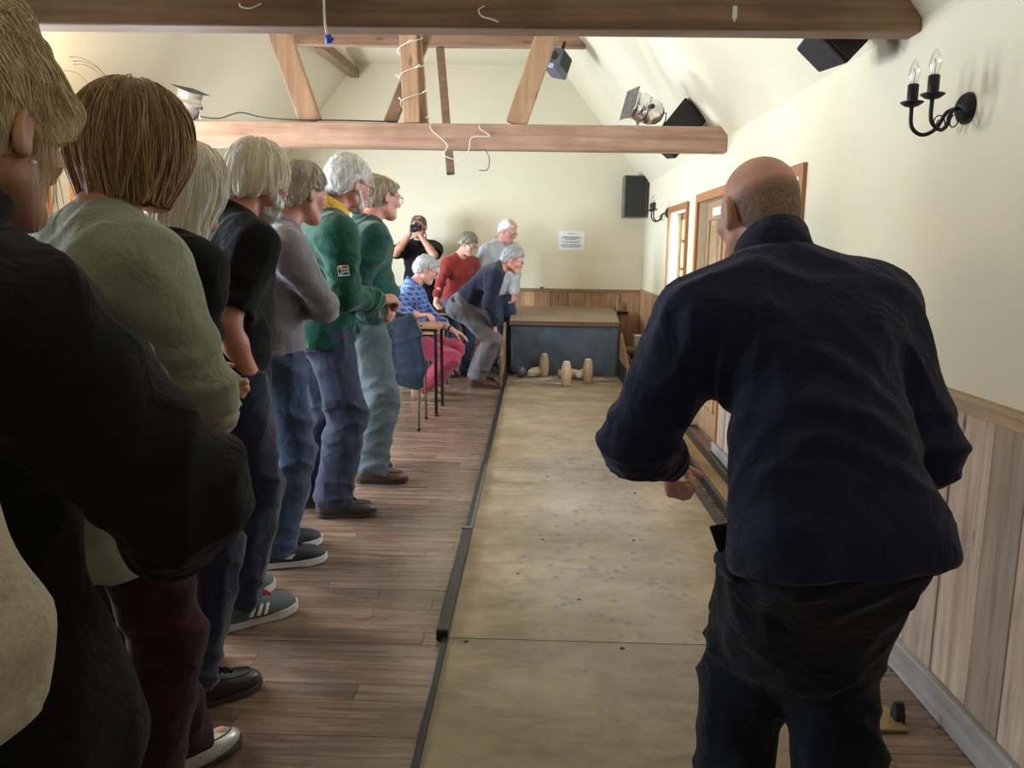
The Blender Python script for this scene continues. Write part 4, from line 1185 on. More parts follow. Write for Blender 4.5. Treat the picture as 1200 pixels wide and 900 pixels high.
    if extra and 'body' in extra: extra['body'](F, dict(Hp=Hp, Rh=Rh, hh=hh))
    sk = skin_mat('skin_' + key, skin, [skin[0] * 1.0, skin[1] * .62, skin[2] * .55])
    body = link_mesh('body', F.mesh('body'), sk, root)
    info = dict(root=root, R0=R0, Rp=Rp, Rc=Rc, Rh=Rh, PC=PC, WA=WA, NB=NB, CH=CH, SH=SH, EL=EL, WR=WR, HJ=HJ, KN=KN, AN=AN, HC=HC, Hp=Hp, hh=hh, s=s, w=w, F=F, l3=l3, v=v, cv=cv, body=body)
    for sx in (-1, 1):
        mb = MB(); c = Hp(sx * .031, .081, .005); r = .0135 * hh
        mb.lathe([(max(.0005, r * math.sin(a)), -r * math.cos(a)) for a in np.linspace(0, math.pi, 9)], Matrix.Translation(c), 12); ey = mb.build('eye', M_EYE, body)
        mb = MB(); cc = Vector(Hp(sx * .031, .081 + .0122, .004)); Q = Matrix(np.array(Rh).tolist()).to_4x4()
        mb.lathe([(.0062 * hh, 0), (.0058 * hh, .0014), (.002, .002)], Matrix.Translation(cc) @ Q @ Matrix.Rotation(rad(-90), 4, 'X'), 12); mb.build('iris', M_IRIS, ey)
    # ---------------------------------------------------------- clothing
    seed = sum(ord(c) for c in key) * 7
    if legs: trousers(info, seed, belly=belly, **legs)
    if top: upper_wear(info, seed, belly=belly, bust=bust, shw=shw, **top)
    if shoes:
        for i in (0, 1):
            p = AN[i]; y = math.atan2((R0 @ RZ(feet[i][2]) @ A_(0, 1, 0))[1], (R0 @ RZ(feet[i][2]) @ A_(0, 1, 0))[0]) - math.pi / 2
            shoe(root, (p[0], p[1], max(0, footz[i])), y, shoes[0], shoes[1], s * shoes[2] if len(shoes) > 2 else s)
    if hair: hair(info)
    PEOPLE[key] = info
    return info

M_EYE = plain('eye_white', (.65, .62, .58), .25, var=.03)
M_IRIS = plain('iris_dark', (.03, .025, .02), .2)

def upper_wear(I, seed, mat, name='sweater', hem=-.09, sleeve='long', loose=.012, belly=0.0, bust=0.0, shw=1.0, fold=.004, hemflare=0.0, neckcut=.0, rib=None, sl_loose=0.0, cuffmat=None, waist=1.0, folds_extra=None, sl_end=.93):
    s, w, Rc, Rp = I['s'], I['w'], I['Rc'], I['Rp']
    PC, WA, NB, CH, SH, EL, WR = (I[k] for k in ('PC', 'WA', 'NB', 'CH', 'SH', 'EL', 'WR'))
    up = Rp[:, 2]; hz = PC + Rp @ A_(0, 0, hem) * s; cl = [(hz, -up)]
    fc, fp = (Rc[:, 1], .70), (Rp[:, 1], .76)
    o = loose
    pr = []
    pr.append(cone(PC + Rp @ A_(0, 0, min(0, hem + .02)) * s, PC + Rp @ A_(0, 0, .06) * s, (.163 * w + hemflare) * s + o, (.15 * w * waist) * s + o, .05, fp, cl))
    pr.append(cone(PC + Rp @ A_(0, 0, .06) * s, WA, (.15 * w * waist) * s + o, (.142 * w * waist) * s + o, .06, fp, cl))
    pr.append(cone(WA, WA + Rc @ A_(0, 0, .22) * s, (.142 * w * waist) * s + o, .155 * w * s + o, .06, fc))
    pr.append(ell(CH, A_(.155 * w, .118, .17) * s + o, Rc, .05))
    if belly: pr.append(ell(WA + Rc @ A_(0, .045 + belly * .5, .0) * s, A_(.12 * w, .085 + belly * .6, .15) * s, Rc, .08, cl))
    if bust:
        for sx in (-1, 1): pr.append(ell(WA + Rc @ A_(sx * .07, .085, .19) * s, A_(.065, .05 + bust, .065) * s, Rc, .05))
    for i, sx in enumerate((-1, 1)):
        pr.append(cone(NB + Rc @ A_(sx * .035, -.012, -.028) * s, SH[i], .045 * s + o, .056 * s + o, .07))
        pr.append(ell(PC + Rp @ A_(sx * .07 * w, -.055, -.045) * s, A_(.085, .075, .085) * s + o + .018, Rp, .06, cl))
        pr.append(ell(WA + Rc @ A_(sx * .085 * w, -.055, .25) * s, A_(.08 * w, .055, .11) * s + o * .6, Rc, .07))
        if sleeve == 'short':
            e = SH[i] + (EL[i] - SH[i]) * .84; d = unit(EL[i] - SH[i])
            pr.append(cone(SH[i], EL[i], .063 * s + o, .058 * s + o + .006, .07, None, [(e, d)]))
        else:
            so = o + sl_loose
            q = SH[i] + (EL[i] - SH[i]) * .3
            pr.append(cone(SH[i], q, .058 * s + so, .055 * s + so, .07)); pr.append(cone(q, EL[i], .055 * s + so, .047 * s + so, .022))
            t = {'long': sl_end, 'rolled': .22, 'three': .55}[sleeve]
            e = EL[i] + (WR[i] - EL[i]) * t; d = unit(WR[i] - EL[i])
            pr.append(cone(EL[i], WR[i], .047 * s + so, .031 * s + so * .8, .025, None, [(e, d)]))
            if sleeve == 'long':
                pr.append(cone(e - d * .045, e - d * .004, .037 * s + so * .8, .034 * s + so * .7, .012))
            else: pr.append(cone(e - d * .03, e, .045 * s + so, .044 * s + so, .012))
    F = Field(pr, I['cv'])
    if neckcut: F.cut(cone(NB - Rc @ A_(0, -.01, .03) * s, NB + Rc @ A_(0, .03, .12) * s, (.05 + neckcut) * s, (.07 + neckcut) * s), .01)
    F.displace(folds(fold * 1.1, 1.0, seed)); F.displace(folds(fold * .5, 2.3, seed + 9, .8))
    for i in (0, 1):
        F.displace(crumple(EL[i], WR[i] - SH[i], .11, fold * 1.1, 95, i))
        if sleeve == 'long': F.displace(crumple(WR[i] - (WR[i] - EL[i]) * .3, WR[i] - EL[i], .08, fold * .9, 130, 2 + i))
        F.displace(crumple(SH[i] - Rc @ A_(0, 0, .12), Rc @ A_((-1, 1)[i] * .6, .2, 1), .1, fold * .9, 75, 1))
    F.displace(crumple(PC + Rp @ A_(0, 0, .07), up, .2, fold * .8, 70))
    if folds_extra: folds_extra(F, I)
    ob = link_mesh(name, F.mesh(name), mat, I['root']); I['top'] = ob; I['topF'] = F
    if rib is not None:
        F2 = None
    return ob

def trousers(I, seed, mat, name='trousers', loose=.010, flare=0.0, waist=-.02, belly=0.0, fold=.005, end=.010, seat=.0, drop=0.0):
    s, w, Rp = I['s'], I['w'], I['Rp']
    PC, HJ, KN, AN = (I[k] for k in ('PC', 'HJ', 'KN', 'AN'))
    up = Rp[:, 2]; cl = [(PC + Rp @ A_(0, 0, waist) * s, up)]
    o = loose; pr = []
    pr.append(ell(PC + Rp @ A_(0, -.012, -.0) * s, A_(.162 * w, .122, .13) * s + o, Rp, .05, cl))
    pr.append(cone(PC + Rp @ A_(0, 0, .02) * s, PC + Rp @ A_(0, 0, .10) * s, .152 * w * s + o, .145 * w * s + o, .05, (Rp[:, 1], .75), cl))
    for i, sx in enumerate((-1, 1)):
        pr.append(ell(PC + Rp @ A_(sx * .07 * w, -.06 - seat, -.05) * s, A_(.085, .075, .095) * s + o, Rp, .05, cl))
        pr.append(cone(HJ[i], KN[i], .094 * s + o, .070 * s + o + flare * .5, .05, None, cl))
        m2 = KN[i] + (AN[i] - KN[i]) * .3; d = unit(AN[i] - KN[i]); e = AN[i] - d * (-.035 + end)
        b = AN[i] + d * .06
        pr.append(cone(KN[i], m2, .070 * s + o + flare * .5, .069 * s + o + flare * .6, .03, None, [(e, d)]))
        pr.append(cone(m2, b, .069 * s + o + flare * .6, .064 * s + o + flare, .03, None, [(e, d)]))
    if drop:
        q = (KN[0] + KN[1]) / 2; pr.append(cone(PC + Rp @ A_(0, -.01, -.04) * s, PC + (q - PC) * drop, .132 * s + o, .105 * s + o, .10, None, cl))
    F = Field(pr, I['cv'])
    F.displace(folds(fold * 1.4, .9, seed + 3, .25)); F.displace(folds(fold * .6, 2.2, seed + 5, .6))
    for i in (0, 1):
        F.displace(crumple(KN[i], AN[i] - HJ[i], .12, fold * 1.1, 70, i))
        F.displace(crumple(AN[i] + unit(KN[i] - AN[i]) * .06, AN[i] - KN[i], .10, fold * 1.3, 85, i))
    ob = link_mesh(name, F.mesh(name), mat, I['root']); I['trF'] = F; I['tr'] = ob
    return ob

def collar(I, mat, name='collar', r=.066, h=.045, gap=50, flareout=.012, fold_down=True, tilt=(0, .0), z0=-.005, yoff=0.0):
    """collar band round the neck, open at the front by gap degrees"""
    s, Rc, NB = I['s'], I['Rc'], I['NB']
    mb = MB(); n = 28; vs = []; fs = []
    prof = [(.004, -.03, 0), (.002, h * .6, 0), (.004, h, 0), (.010, h, 0), (.014 + flareout * .5, h * .45, 0), (.016 + flareout, -h * .25, 0)] if fold_down else [(0, -.015, 0), (.002, h * .5, 0), (.002 + flareout, h, 0), (.008 + flareout, h, 0), (.012, h * .4, 0), (.019, -.03, 0)]
    for k in range(n):
        a = rad(90 + gap / 2 + (360 - gap) * k / (n - 1))
        back = (1 - math.sin(a)) / 2
        for dr, z, _ in prof:
            rr = (r + dr) * s
            pz = z * (0.75 + .45 * back) + z0 + .028 * back - .012
            vs.append(NB + Rc @ A_(rr * math.cos(a), rr * math.sin(a) * .98 + yoff - .005, pz * s))
    m = len(prof)
    for k in range(n - 1):
        for j in range(m - 1): fs.append((k * m + j, (k + 1) * m + j, (k + 1) * m + j + 1, k * m + j + 1))
    mb.add(vs, fs, True)
    o = mb.build(name, mat, I['root'])
    md = o.modifiers.new('thick', 'SOLIDIFY'); md.thickness = .003
    return o

def glasses(I, mat=None, lens=(.026, .019)):
    mat = mat or M_BLACK
    Hp = I['Hp']; g = empty('glasses'); g.parent = I['root']
    for sx in (-1, 1):
        pts = [Hp(sx * .033 + lens[0] * math.copysign(abs(math.cos(a)) ** .7, math.cos(a)), .106 - .006 * abs(math.cos(a)), .0 + lens[1] * math.copysign(abs(math.sin(a)) ** .7, math.sin(a))) for a in np.linspace(0, 2 * math.pi, 21)]
        mb = MB(); mb.tube(pts, .0017, 5); mb.build('rim', mat, g)
        mb = MB(); mb.tube([Hp(sx * .060, .100, .006), Hp(sx * .078, .06, .010), Hp(sx * .083, .0, .012), Hp(sx * .083, -.03, -.004)], .002, 5); mb.build('temple', mat, g)
        mb = MB(); mb.add([tuple(p) for p in pts[:-1]], [tuple(range(20))]); mb.build('lens', GLASS, g)
    mb = MB(); mb.tube([Hp(-.008, .106, .004), Hp(0, .113, .007), Hp(.008, .106, .004)], .0017, 5); mb.build('bridge', mat, g)
    return g

# ---------------------------------------------------------------- hair styles, given as functions of the figure
def hair_short(c, vol=.010, line=(.85, .0), top=.0, n=900, length=.045, bald=0.0, mess=.25, brow=True, browc=None, nape=-.075, st=None, r=.0010):
    def f(I):
        Hp, Rh, hh = I['Hp'], I['Rh'], I['hh']; HC = I['HC']
        mat = hair_mat('hair_%.2f_%.2f_%.2f' % tuple(c), c)
        hv = min(I['v'], .007)
        pr = [ell(Hp(0, -.016, .034 + top * .5), A_(.079 + vol, .100 + vol, .090 + vol + top) * hh, Rh, .02),
              ell(Hp(0, -.055, -.015), A_(.068 + vol * .8, .060 + vol, .065) * hh, Rh, .03)]
        F = Field(pr, hv)
        k, b = line; nn = Rh @ unit(A_(0, k, -1)); F.clip(Hp(0, 0, b), nn)
        F.clip(Hp(0, 0, nape), Rh @ A_(0, 0, -1))
        for sx in (-1, 1):
            F.cut(ell(Hp(sx * .088, .0, -.012), A_(.03, .028, .034) * hh, Rh), .008)
            F.cut(ell(Hp(sx * .05, .088, .03), A_(.045, .045, .04) * hh, Rh), .012)
        if bald: F.cut(ell(Hp(0, .02, .115), A_(.055 + bald, .075 + bald, .05 + bald * .6) * hh, Rh), .02)
        cr = Hp(0, -.03, .115)
        def grooves(P):
            q = (P - cr) @ Rh; a = np.arctan2(q[:, 0], q[:, 1]); z = q[:, 2]
            return .0012 * np.sin(a * 34 + 3 * np.sin(z * 60)) + .0016 * np.sin(a * 15 + z * 70)
        F.displace(grooves)
        h = link_mesh('hair', F.mesh('hair'), mat, I['root'])
        if n:
            strands(F, h, mat, n, length, cr, 3, r, .009, .5, mess, .006)
            strands(F, h, hair_mat('hair_light_%.2f_%.2f_%.2f' % tuple(c), [min(.9, x * 1.35 + .03) for x in c]), n // 2, length, cr, 13, r, .009, .5, mess, .007)
        if brow:
            for sx in (-1, 1):
                mb = MB(); mb.tube([Hp(sx * .014, .094, .023), Hp(sx * .030, .094, .029), Hp(sx * .048, .080, .024)], [.0035, .005, .002], 6); mb.build('eyebrow', hair_mat('brow_%s' % ('%.2f' % c[0]), [x * .75 for x in c]), I['root'])
        I['hairF'] = F
    return f
def beard(I, c, length=.03, n=500):
    Hp, Rh, hh = I['Hp'], I['Rh'], I['hh']
    mat = hair_mat('beard_%.2f' % c[0], c)
    pr = [ell(Hp(0, .045, -.088 - length * .4), A_(.052, .05, .032 + length * .6) * hh, Rh, .02), cone(Hp(-.064, .012, -.03), Hp(-.045, .05, -.085), .016 * hh, .024 * hh, .02), cone(Hp(.064, .012, -.03), Hp(.045, .05, -.085), .016 * hh, .024 * hh, .02), cone(Hp(-.03, .09, -.052), Hp(.03, .09, -.052), .007 * hh, .007 * hh, .012)]
    F = Field(pr, min(I['v'], .007)); F.displace(folds(.003, 4, 2))
    h = link_mesh('beard', F.mesh('beard'), mat, I['root'])
    strands(F, h, mat, n, .03 + length, Hp(0, .05, .0), 5, .0011, .008, 1.0, .3, .004, name='beard_strands')
# ================================================================== the people
def hair_bob(c, rx=.10, ry=.115, bottom=-.12, n=2200, length=.2, flare=0.0, part=(.0, -.02, .125), facecut=.0, seed=1, slant=.0, nape_in=.0, dark=.45, r=.0014, top=0.0, down=1.0):
    def f(I):
        Hp, Rh, hh = I['Hp'], I['Rh'], I['hh']
        mat = hair_mat('hair_%.2f_%.2f_%.2f' % tuple(c), c, dark=dark)
        pr = [ell(Hp(0, -.014, .03 + top * .5), A_(rx * .96, ry * .98, .105 + top) * hh, Rh, .03),
              ell(Hp(0, -.025, -.02), A_(rx, ry * .92, .11) * hh, Rh, .04),
              cone(Hp(0, -.035, -.02), Hp(0, -.045 + nape_in, bottom + .02), (rx * .92) * hh, (rx * .80 + flare) * hh, .04, (Rh[:, 1], .82))]
        F = Field(pr, .006)
        F.clip(Hp(0, 0, bottom), Rh @ unit(A_(0, slant, -1)))
        F.cut(ell(Hp(0, .098, -.045 + facecut), A_(.062, .075, .10) * hh, Rh), .015)
        F.cut(ell(Hp(0, .03, -.13), A_(.05, .075, .07) * hh, Rh), .02)
        cr = Hp(*part)
        def grooves(P):
            q = (P - cr) @ Rh; a = np.arctan2(q[:, 0], q[:, 1]); z = q[:, 2]
            return .0014 * np.sin(a * 26 + 2.0 * np.sin(z * 30)) + .0022 * np.sin(a * 11 + z * 25 + 1)
        F.displace(grooves)
        h = link_mesh('hair', F.mesh('hair'), mat, I['root'])
        strands(F, h, mat, n, length, cr, seed, r * .75, .012, down, .12, .006)
        strands(F, h, hair_mat('hair_light_%.2f_%.2f_%.2f' % tuple(c), [min(.95, x * 1.9 + .05) for x in c], dark=.7), n // 2, length, cr, seed + 20, r * .7, .012, down, .12, .007)
        I['hairF'] = F
    return f

SNEAK_GREY = ('sneaker', (plain('grey_mesh_upper', (.10, .115, .125), .7), plain('white_sole', (.62, .61, .58), .6), plain('red_lace', (.65, .03, .06), .8), plain('white_stripe', (.75, .75, .73), .6), 'stripes'), 1.1)
SNEAK_BLACK = ('sneaker', (plain('black_mesh_upper', (.015, .018, .028), .6), plain('white_foam_sole', (.72, .73, .76), .6), plain('navy_lace', (.03, .035, .05), .8), plain('white_flash', (.75, .75, .75), .5), 'flash'), 1.08)
BROWN_LACE = ('lace', (plain('dark_brown_leather', (.045, .028, .02), .38), plain('dark_sole', (.05, .04, .033), .7), plain('brown_lace', (.03, .02, .015), .8)), 1.0)
BROWN_SLIP = ('slip', (plain('brown_loafer_leather', (.10, .045, .028), .35), plain('black_sole', (.015, .014, .016), .5)), 1.0)
TAN_SHOE = ('slip', (plain('tan_suede', (.30, .20, .12), .85), plain('tan_sole', (.16, .11, .07), .7)), 1.0)
RED_BROWN = ('lace', (plain('red_brown_leather', (.085, .03, .02), .35), plain('dark_sole', (.05, .04, .033), .7), plain('brown_lace', (.03, .02, .015), .8)), 1.0)
BLACK_SHOE = ('lace', (plain('black_leather', (.012, .012, .013), .35), plain('dark_sole', (.05, .04, .033), .7), plain('black_lace', (.01, .01, .01), .8)), 1.0)
GLITTER = ('slip', (plain('glitter_pump', (.55, .53, .50), .3, .4, var=.6, scale=300), plain('dark_sole', (.05, .04, .033), .7)), .9)

C_BLACK = cloth('black_fleece', (.009, .009, .010), var=.3, sheen=.06)
C_POLO = cloth('black_pique', (.007, .007, .008), var=.2, sheen=.05)
C_SAGE = cloth('sage_knit', (.30, .34, .25), fine=340)
C_MAROON = cloth('maroon_trouser', (.035, .008, .014), var=.2, sheen=.1)
C_NAVYJ = cloth('dark_navy_denim', (.016, .021, .042), var=.3, mottle=(.010, .013, .03))
C_GREYK = cloth('blue_grey_knit', (.20, .19, .21), fine=300)
C_JEAN = cloth('blue_denim', (.04, .066, .125), mottle=(.02, .036, .075), fine=400)
C_GREEN = cloth('bottle_green_fleece', (.004, .062, .036), sheen=.2)
C_GREEN2 = cloth('dark_green_knit', (.007, .052, .038), sheen=.2)
C_NAVYT = cloth('navy_cotton', (.042, .047, .075), mottle=(.027, .031, .052), sheen=.05)
C_GGREY = cloth('grey_green_trouser', (.088, .108, .115), mottle=(.062, .078, .084), sheen=.05)
C_YEL = cloth('yellow_polo_collar', (.62, .36, .03), fine=200)
C_BLUECHK = check_cloth('blue_check_shirt')
C_RED = cloth('brick_red_knit', (.23, .026, .022))
C_PINK = cloth('raspberry_cotton', (.36, .045, .085), mottle=(.24, .03, .055))
C_NAVY = cloth('navy_jumper', (.010, .0115, .026), sheen=.12)
C_NAVYF = cloth('navy_fleece', (.012, .013, .038), sheen=.1, var=.2)
C_GREYT = cloth('brown_grey_trouser', (.115, .105, .108), mottle=(.08, .07, .068), sheen=.05)
C_LGREY = cloth('pale_grey_sweatshirt', (.46, .49, .53))
C_CREAM = cloth('cream_knit', (.48, .43, .31), fine=220)
C_BLKT = cloth('black_cargo', (.008, .010, .018), var=.3, sheen=.08)
C_COAT = cloth('navy_raincoat', (.012, .024, .048), rough=.7, var=.3)

# ---- the bowler ----------------------------------------------------
def bowler_body(F, q):
    Hp, Rh, hh = q['Hp'], q['Rh'], q['hh']
    for z, a in ((-.075, .004), (-.092, .0045)):
        F.displace((lambda z, a: lambda P: -0 + a * np.exp(-((((P - Hp(0, 0, z)) @ Rh)[:, 2] + .25 * (((P - Hp(0, 0, z)) @ Rh)[:, 0] ** 2) * 10) / .0045) ** 2) * (((P - Hp(0, 0, z)) @ Rh)[:, 1] < -.03) * (np.abs(((P - Hp(0, 0, z)) @ Rh)[:, 0]) < .06))(z, a))
def bowler_hair(I):
    """cropped hair round the back and sides, thinning towards its edges"""
    Hp, Rh, hh = I['Hp'], I['Rh'], I['hh']
    m, nt, N, L, b = nmat('stubble')
    v = coords(N, L, (1, 1, 1), rnd=False)
    n = noise(N, L, v, 260, 2)
    L.new(ramp(N, L, n, [(.35, (.17, .115, .085)), (.65, (.36, .24, .17))]), b.inputs['Base Color']); b.inputs['Roughness'].default_value = .8
    at = N.new('ShaderNodeAttribute'); at.attribute_name = 'cover'
    f = math_(N, L, 'MULTIPLY', at.outputs['Fac'], math_(N, L, 'ADD', noise(N, L, v, 90, 3), .35), True)
    tr = N.new('ShaderNodeBsdfTransparent'); mx = N.new('ShaderNodeMixShader')
    L.new(f, mx.inputs[0]); L.new(tr.outputs[0], mx.inputs[1]); L.new(b.outputs[0], mx.inputs[2]); L.new(mx.outputs[0], N['Material Output'].inputs[0])
    pr = [ell(Hp(0, -.014, .032), A_(.0780, .0990, .0890) * hh, Rh, .02), ell(Hp(0, -.055, -.02), A_(.061, .053, .055) * hh, Rh, .03)]
    F = Field(pr, .005)
    cuts = [(Hp(0, -.085, .062), Rh @ unit(A_(0, .35, 1))), (Hp(0, .03, 0), Rh @ unit(A_(0, 1, .1))), (Hp(0, 0, -.062), Rh @ unit(A_(0, .3, -1)))]
    for p, nn in cuts: F.clip(p, nn)
    for sx in (-1, 1): F.cut(ell(Hp(sx * .088, -.004, -.012), A_(.03, .028, .034) * hh, Rh), .008)
    me = F.mesh('hair', 2)
    d = np.min([-((F.V - p) @ nn) for p, nn in cuts], 0)
    at_ = me.attributes.new('cover', 'FLOAT', 'POINT'); at_.data.foreach_set('value', np.clip(d / .045, 0, 1).astype(np.float32))
    link_mesh('hair', me, m, I['root'])
def bowler_folds(F, I):
    Rc, WA, SH, PC, Rp = I['Rc'], I['WA'], I['SH'], I['PC'], I['Rp']
    back = -Rc[:, 1]
    # long drag folds across the back from the right hip to the left armpit
    for (x0, z0), (x1, z1), a, r in (((.15, -.02), (-.09, .18), .012, .018), ((.16, -.08), (-.12, .08), .014, .02), ((.12, .05), (-.02, .26), .008, .016), ((.16, -.14), (-.14, .0), .016, .02), ((-.10, .28), (-.15, .10), .012, .016), ((-.06, .25), (-.12, .02), .010, .016)):
        p = WA + Rc @ A_(x0, -.105, z0); q = WA + Rc @ A_(x1, -.105, z1); d = q - p; l2 = d @ d
        def fn(P, p=p, d=d, l2=l2, a=a, r=r):
            w = P - p; t = np.clip((w @ d) / l2, 0, 1); w = w - t[:, None] * d
            w = w - (w @ back)[:, None] * back * .8
            return -a * np.exp(-(w * w).sum(-1) / r ** 2) * np.sin(np.pi * np.clip(t, .05, .95)) + .5 * a * np.exp(-(w * w).sum(-1) / (2.6 * r) ** 2)
        F.displace(fn)
B = person('bowler', 'bald man in navy fleece bending to bowl beside the pine wall', (.572, 1.53), 6, H=1.77, w=1.03, v=.0055, cv=.008,
           skin=(.64, .36, .27), hip=.90, pelv=(.0, .0), P_=(12, -4, 2), C_=(36, -2, 3), head=(8, -2, 10), neckf=.03, hs=.97, neck=.058,
           feet=((-.095, .16, 6), (.045, -.08, -12)), knees=((.25, 1, 0), None), footz=(.012, .012), shw=1.0, shz=.28,
           hands=(dict(to=('w', .335, 1.94, .89), pole=(-1.0, -1.1, .1), curl=70, palm=(.75, -.25, .1), dir=(.15, .35, -.9)),
                  dict(to=('w', .66, 1.86, .96), pole=(.5, -1, -.2), curl=50)),
           top=dict(mat=C_NAVYF, name='fleece_jacket', hem=-.095, loose=.024, fold=.005, hemflare=.012, sl_loose=.012, folds_extra=bowler_folds, sl_end=.95),
           legs=dict(mat=C_BLKT, loose=.012, flare=.022, fold=.006, seat=-.03, waist=-.085, drop=.9), shoes=BLACK_SHOE, hair=bowler_hair, extra=dict(body=bowler_body))
collar(B, C_NAVYF, r=.070, h=.050, gap=40, flareout=.004, fold_down=False, z0=-.002)
# cargo pocket flap and strap on the trousers
def patch(I, key, mat, name, c, nrm, up, w, h, th=.006, n=6, off=.003):
    """flat piece of cloth laid on a garment surface; c relative to person root"""
    F = I[key]; nrm = unit(nrm); up = unit(np.asarray(up, float) - nrm * (np.asarray(up, float) @ nrm)); sd = np.cross(up, nrm)
    P = np.array([c + sd * (i / (n - 1) - .5) * w + up * (j / (n - 1) - .5) * h + nrm * .01 for j in range(n) for i in range(n)])
    P = F.project(P, off, 6)
    mb = MB(); mb.add([tuple(p) for p in P], [(j * n + i, j * n + i + 1, (j + 1) * n + i + 1, (j + 1) * n + i) for j in range(n - 1) for i in range(n - 1)], True)
    o = mb.build(name, mat, I['root']); md = o.modifiers.new('thick', 'SOLIDIFY'); md.thickness = th; md.offset = 1
    return o
patch(B, 'trF', C_BLKT, 'pocket_flap', B['PC'] + B['R0'] @ A_(-.17, .03, -.10), B['R0'] @ A_(-1, -.3, 0), (0, 0, 1), .10, .06, .008)
mb = MB(); c = B['PC'] + B['R0'] @ A_(-.205, .02, -.06)
mb.add([c + A_(-.02, 0, .02), c + A_(.03, .0, .03), c + A_(.035, 0, -.05), c + A_(.0, 0, -.03), c + A_(-.02, .012, .02), c + A_(.03, .012, .03), c + A_(.035, .012, -.05), c + A_(.0, .012, -.03)],
       [(0, 1, 2, 3), (7, 6, 5, 4), (0, 4, 5, 1), (1, 5, 6, 2), (2, 6, 7, 3), (3, 7, 4, 0)])
mb.build('pocket_flap', C_BLKT, B['root'], bevel=.004)

# ---- the row of watchers, from the camera outwards -----------------
P0 = person('cream', 'nearest watcher in a cream knit sleeve at the left edge', (-.745, .60), -18, H=1.70, w=1.05, v=.009, cv=.010, C_=(4, 0, 0),
            hands=(dict(to=(-.24, .03, .84), pole=(-.3, -1, 0)), dict(to=(.12, .12, .93), pole=(1.0, -.25, -.1))),
            top=dict(mat=C_CREAM, name='sweater', loose=.022, sl_loose=.02, fold=.003), legs=dict(mat=C_NAVYJ), shoes=BLACK_SHOE, hair=hair_short((.45, .42, .36), n=300))

def updo(I):
    """dirty-blonde hair drawn up to the crown, fringe at the front, loose locks by the ear"""
    Hp, Rh, hh = I['Hp'], I['Rh'], I['hh']
    mat = hair_mat('hair_dirty_blonde', (.82, .60, .37), stretch=(110, 110, 8), dark=.6)
    pr = [ell(Hp(0, -.016, .050), A_(.092, .112, .118) * hh, Rh, .02), ell(Hp(0, -.06, .0), A_(.076, .06, .07) * hh, Rh, .03),
          cone(Hp(-.045, .072, .055), Hp(.05, .066, .05), .022 * hh, .024 * hh, .04), cone(Hp(.058, .06, .05), Hp(.070, .058, -.01), .020 * hh, .010 * hh, .03),
          ell(Hp(.01, -.05, .15), A_(.06, .06, .05) * hh, Rh, .04)]
    F = Field(pr, .0055)
    F.clip(Hp(0, 0, -.03), Rh @ unit(A_(0, .55, -1)))
    for sx in (-1, 1): F.cut(ell(Hp(sx * .095, -.006, -.012), A_(.035, .026, .034) * hh, Rh), .008)
    F.cut(ell(Hp(0, .095, -.045), A_(.066, .05, .062) * hh, Rh), .012)
    cr = Hp(0, -.075, .13)
    def grooves(P):
        q = (P - cr) @ Rh; a = np.arctan2(q[:, 0], q[:, 2]); z = q[:, 1]
        return .0010 * np.sin(a * 30 + 3 * np.sin(z * 25)) + .002 * np.sin(a * 13 + z * 30)
    F.displace(grooves)
    h = link_mesh('hair', F.mesh('hair'), mat, I['root'])
    strands(F, h, mat, 4200, .15, cr, 2, .0007, .011, -.15, .14, .004, away=-1.0)
    strands(F, h, hair_mat('hair_blonde_light', (.72, .60, .38), stretch=(60, 60, 6), dark=.6), 1800, .15, cr, 12, .0007, .011, -.15, .14, .005, away=-1.0)
    rs = random.Random(3)
    locks = MB()
    for i in range(18):
        x0 = .078 + rs.uniform(-.006, .004); y0 = rs.uniform(.012, .05); L_ = rs.uniform(.07, .17); dx = rs.uniform(-.01, .02)
        pts = [Hp(x0 + dx * t * t + .004 * math.sin(3 * t + i), y0 + rs.uniform(-.002, .002) + .012 * t, .02 - L_ * t) for t in np.linspace(0, 1, 8)]
        locks.tube(pts, [.0007] * 5 + [.0006, .0005, .0003], 4)
    for i in range(5):
        a = rs.uniform(-.6, 2.2); p = A_(.085 * math.cos(a), .04 + .05 * math.sin(a), .12)
        pts = [Hp(*(p + A_(.03 * t * math.cos(a), .05 * t, .03 * t - .05 * t * t))) for t in np.linspace(0, 1, 7)]
        locks.tube(pts, [.0004] * 7, 3)
    tag(locks.build('loose_locks', mat, h), kind='stuff')
    mb = MB(); c = Vector(Hp(.086, .003, -.042)); mb.lathe([(.0005, -.004), (.004, -.002), (.004, .002), (.0005, .004)], Matrix.Translation(c), 10); mb.build('earring', plain('pearl', (.8, .77, .72), .2), I['root'])
P1 = person('jacket', 'blonde woman in a black fleece jacket closest on the left', (-.80, 1.05), -30, H=1.64, w=1.14, shz=.27, nk=.02, v=.005, cv=.009, skin=(.48, .25, .17), C_=(6, -4, 0), head=(12, 0, 16), neckf=.035, hs=1.11,
            hands=(dict(to=(-.1, .25, 1.02), pole=(-1, -.3, -.4), curl=30), dict(to=(.13, .26, .93), pole=(1.1, -.15, .0), curl=30)),
            top=dict(mat=C_BLACK, name='fleece_jacket', hem=-.22, loose=.034, sl_loose=.022, fold=.006, hemflare=.085), legs=dict(mat=cloth('grey_black_trouser', (.03, .035, .036), sheen=.1), loose=.016), shoes=BLACK_SHOE, hair=updo)
collar(P1, C_BLACK, r=.080, h=.085, gap=30, flareout=.02, fold_down=False, z0=.01)

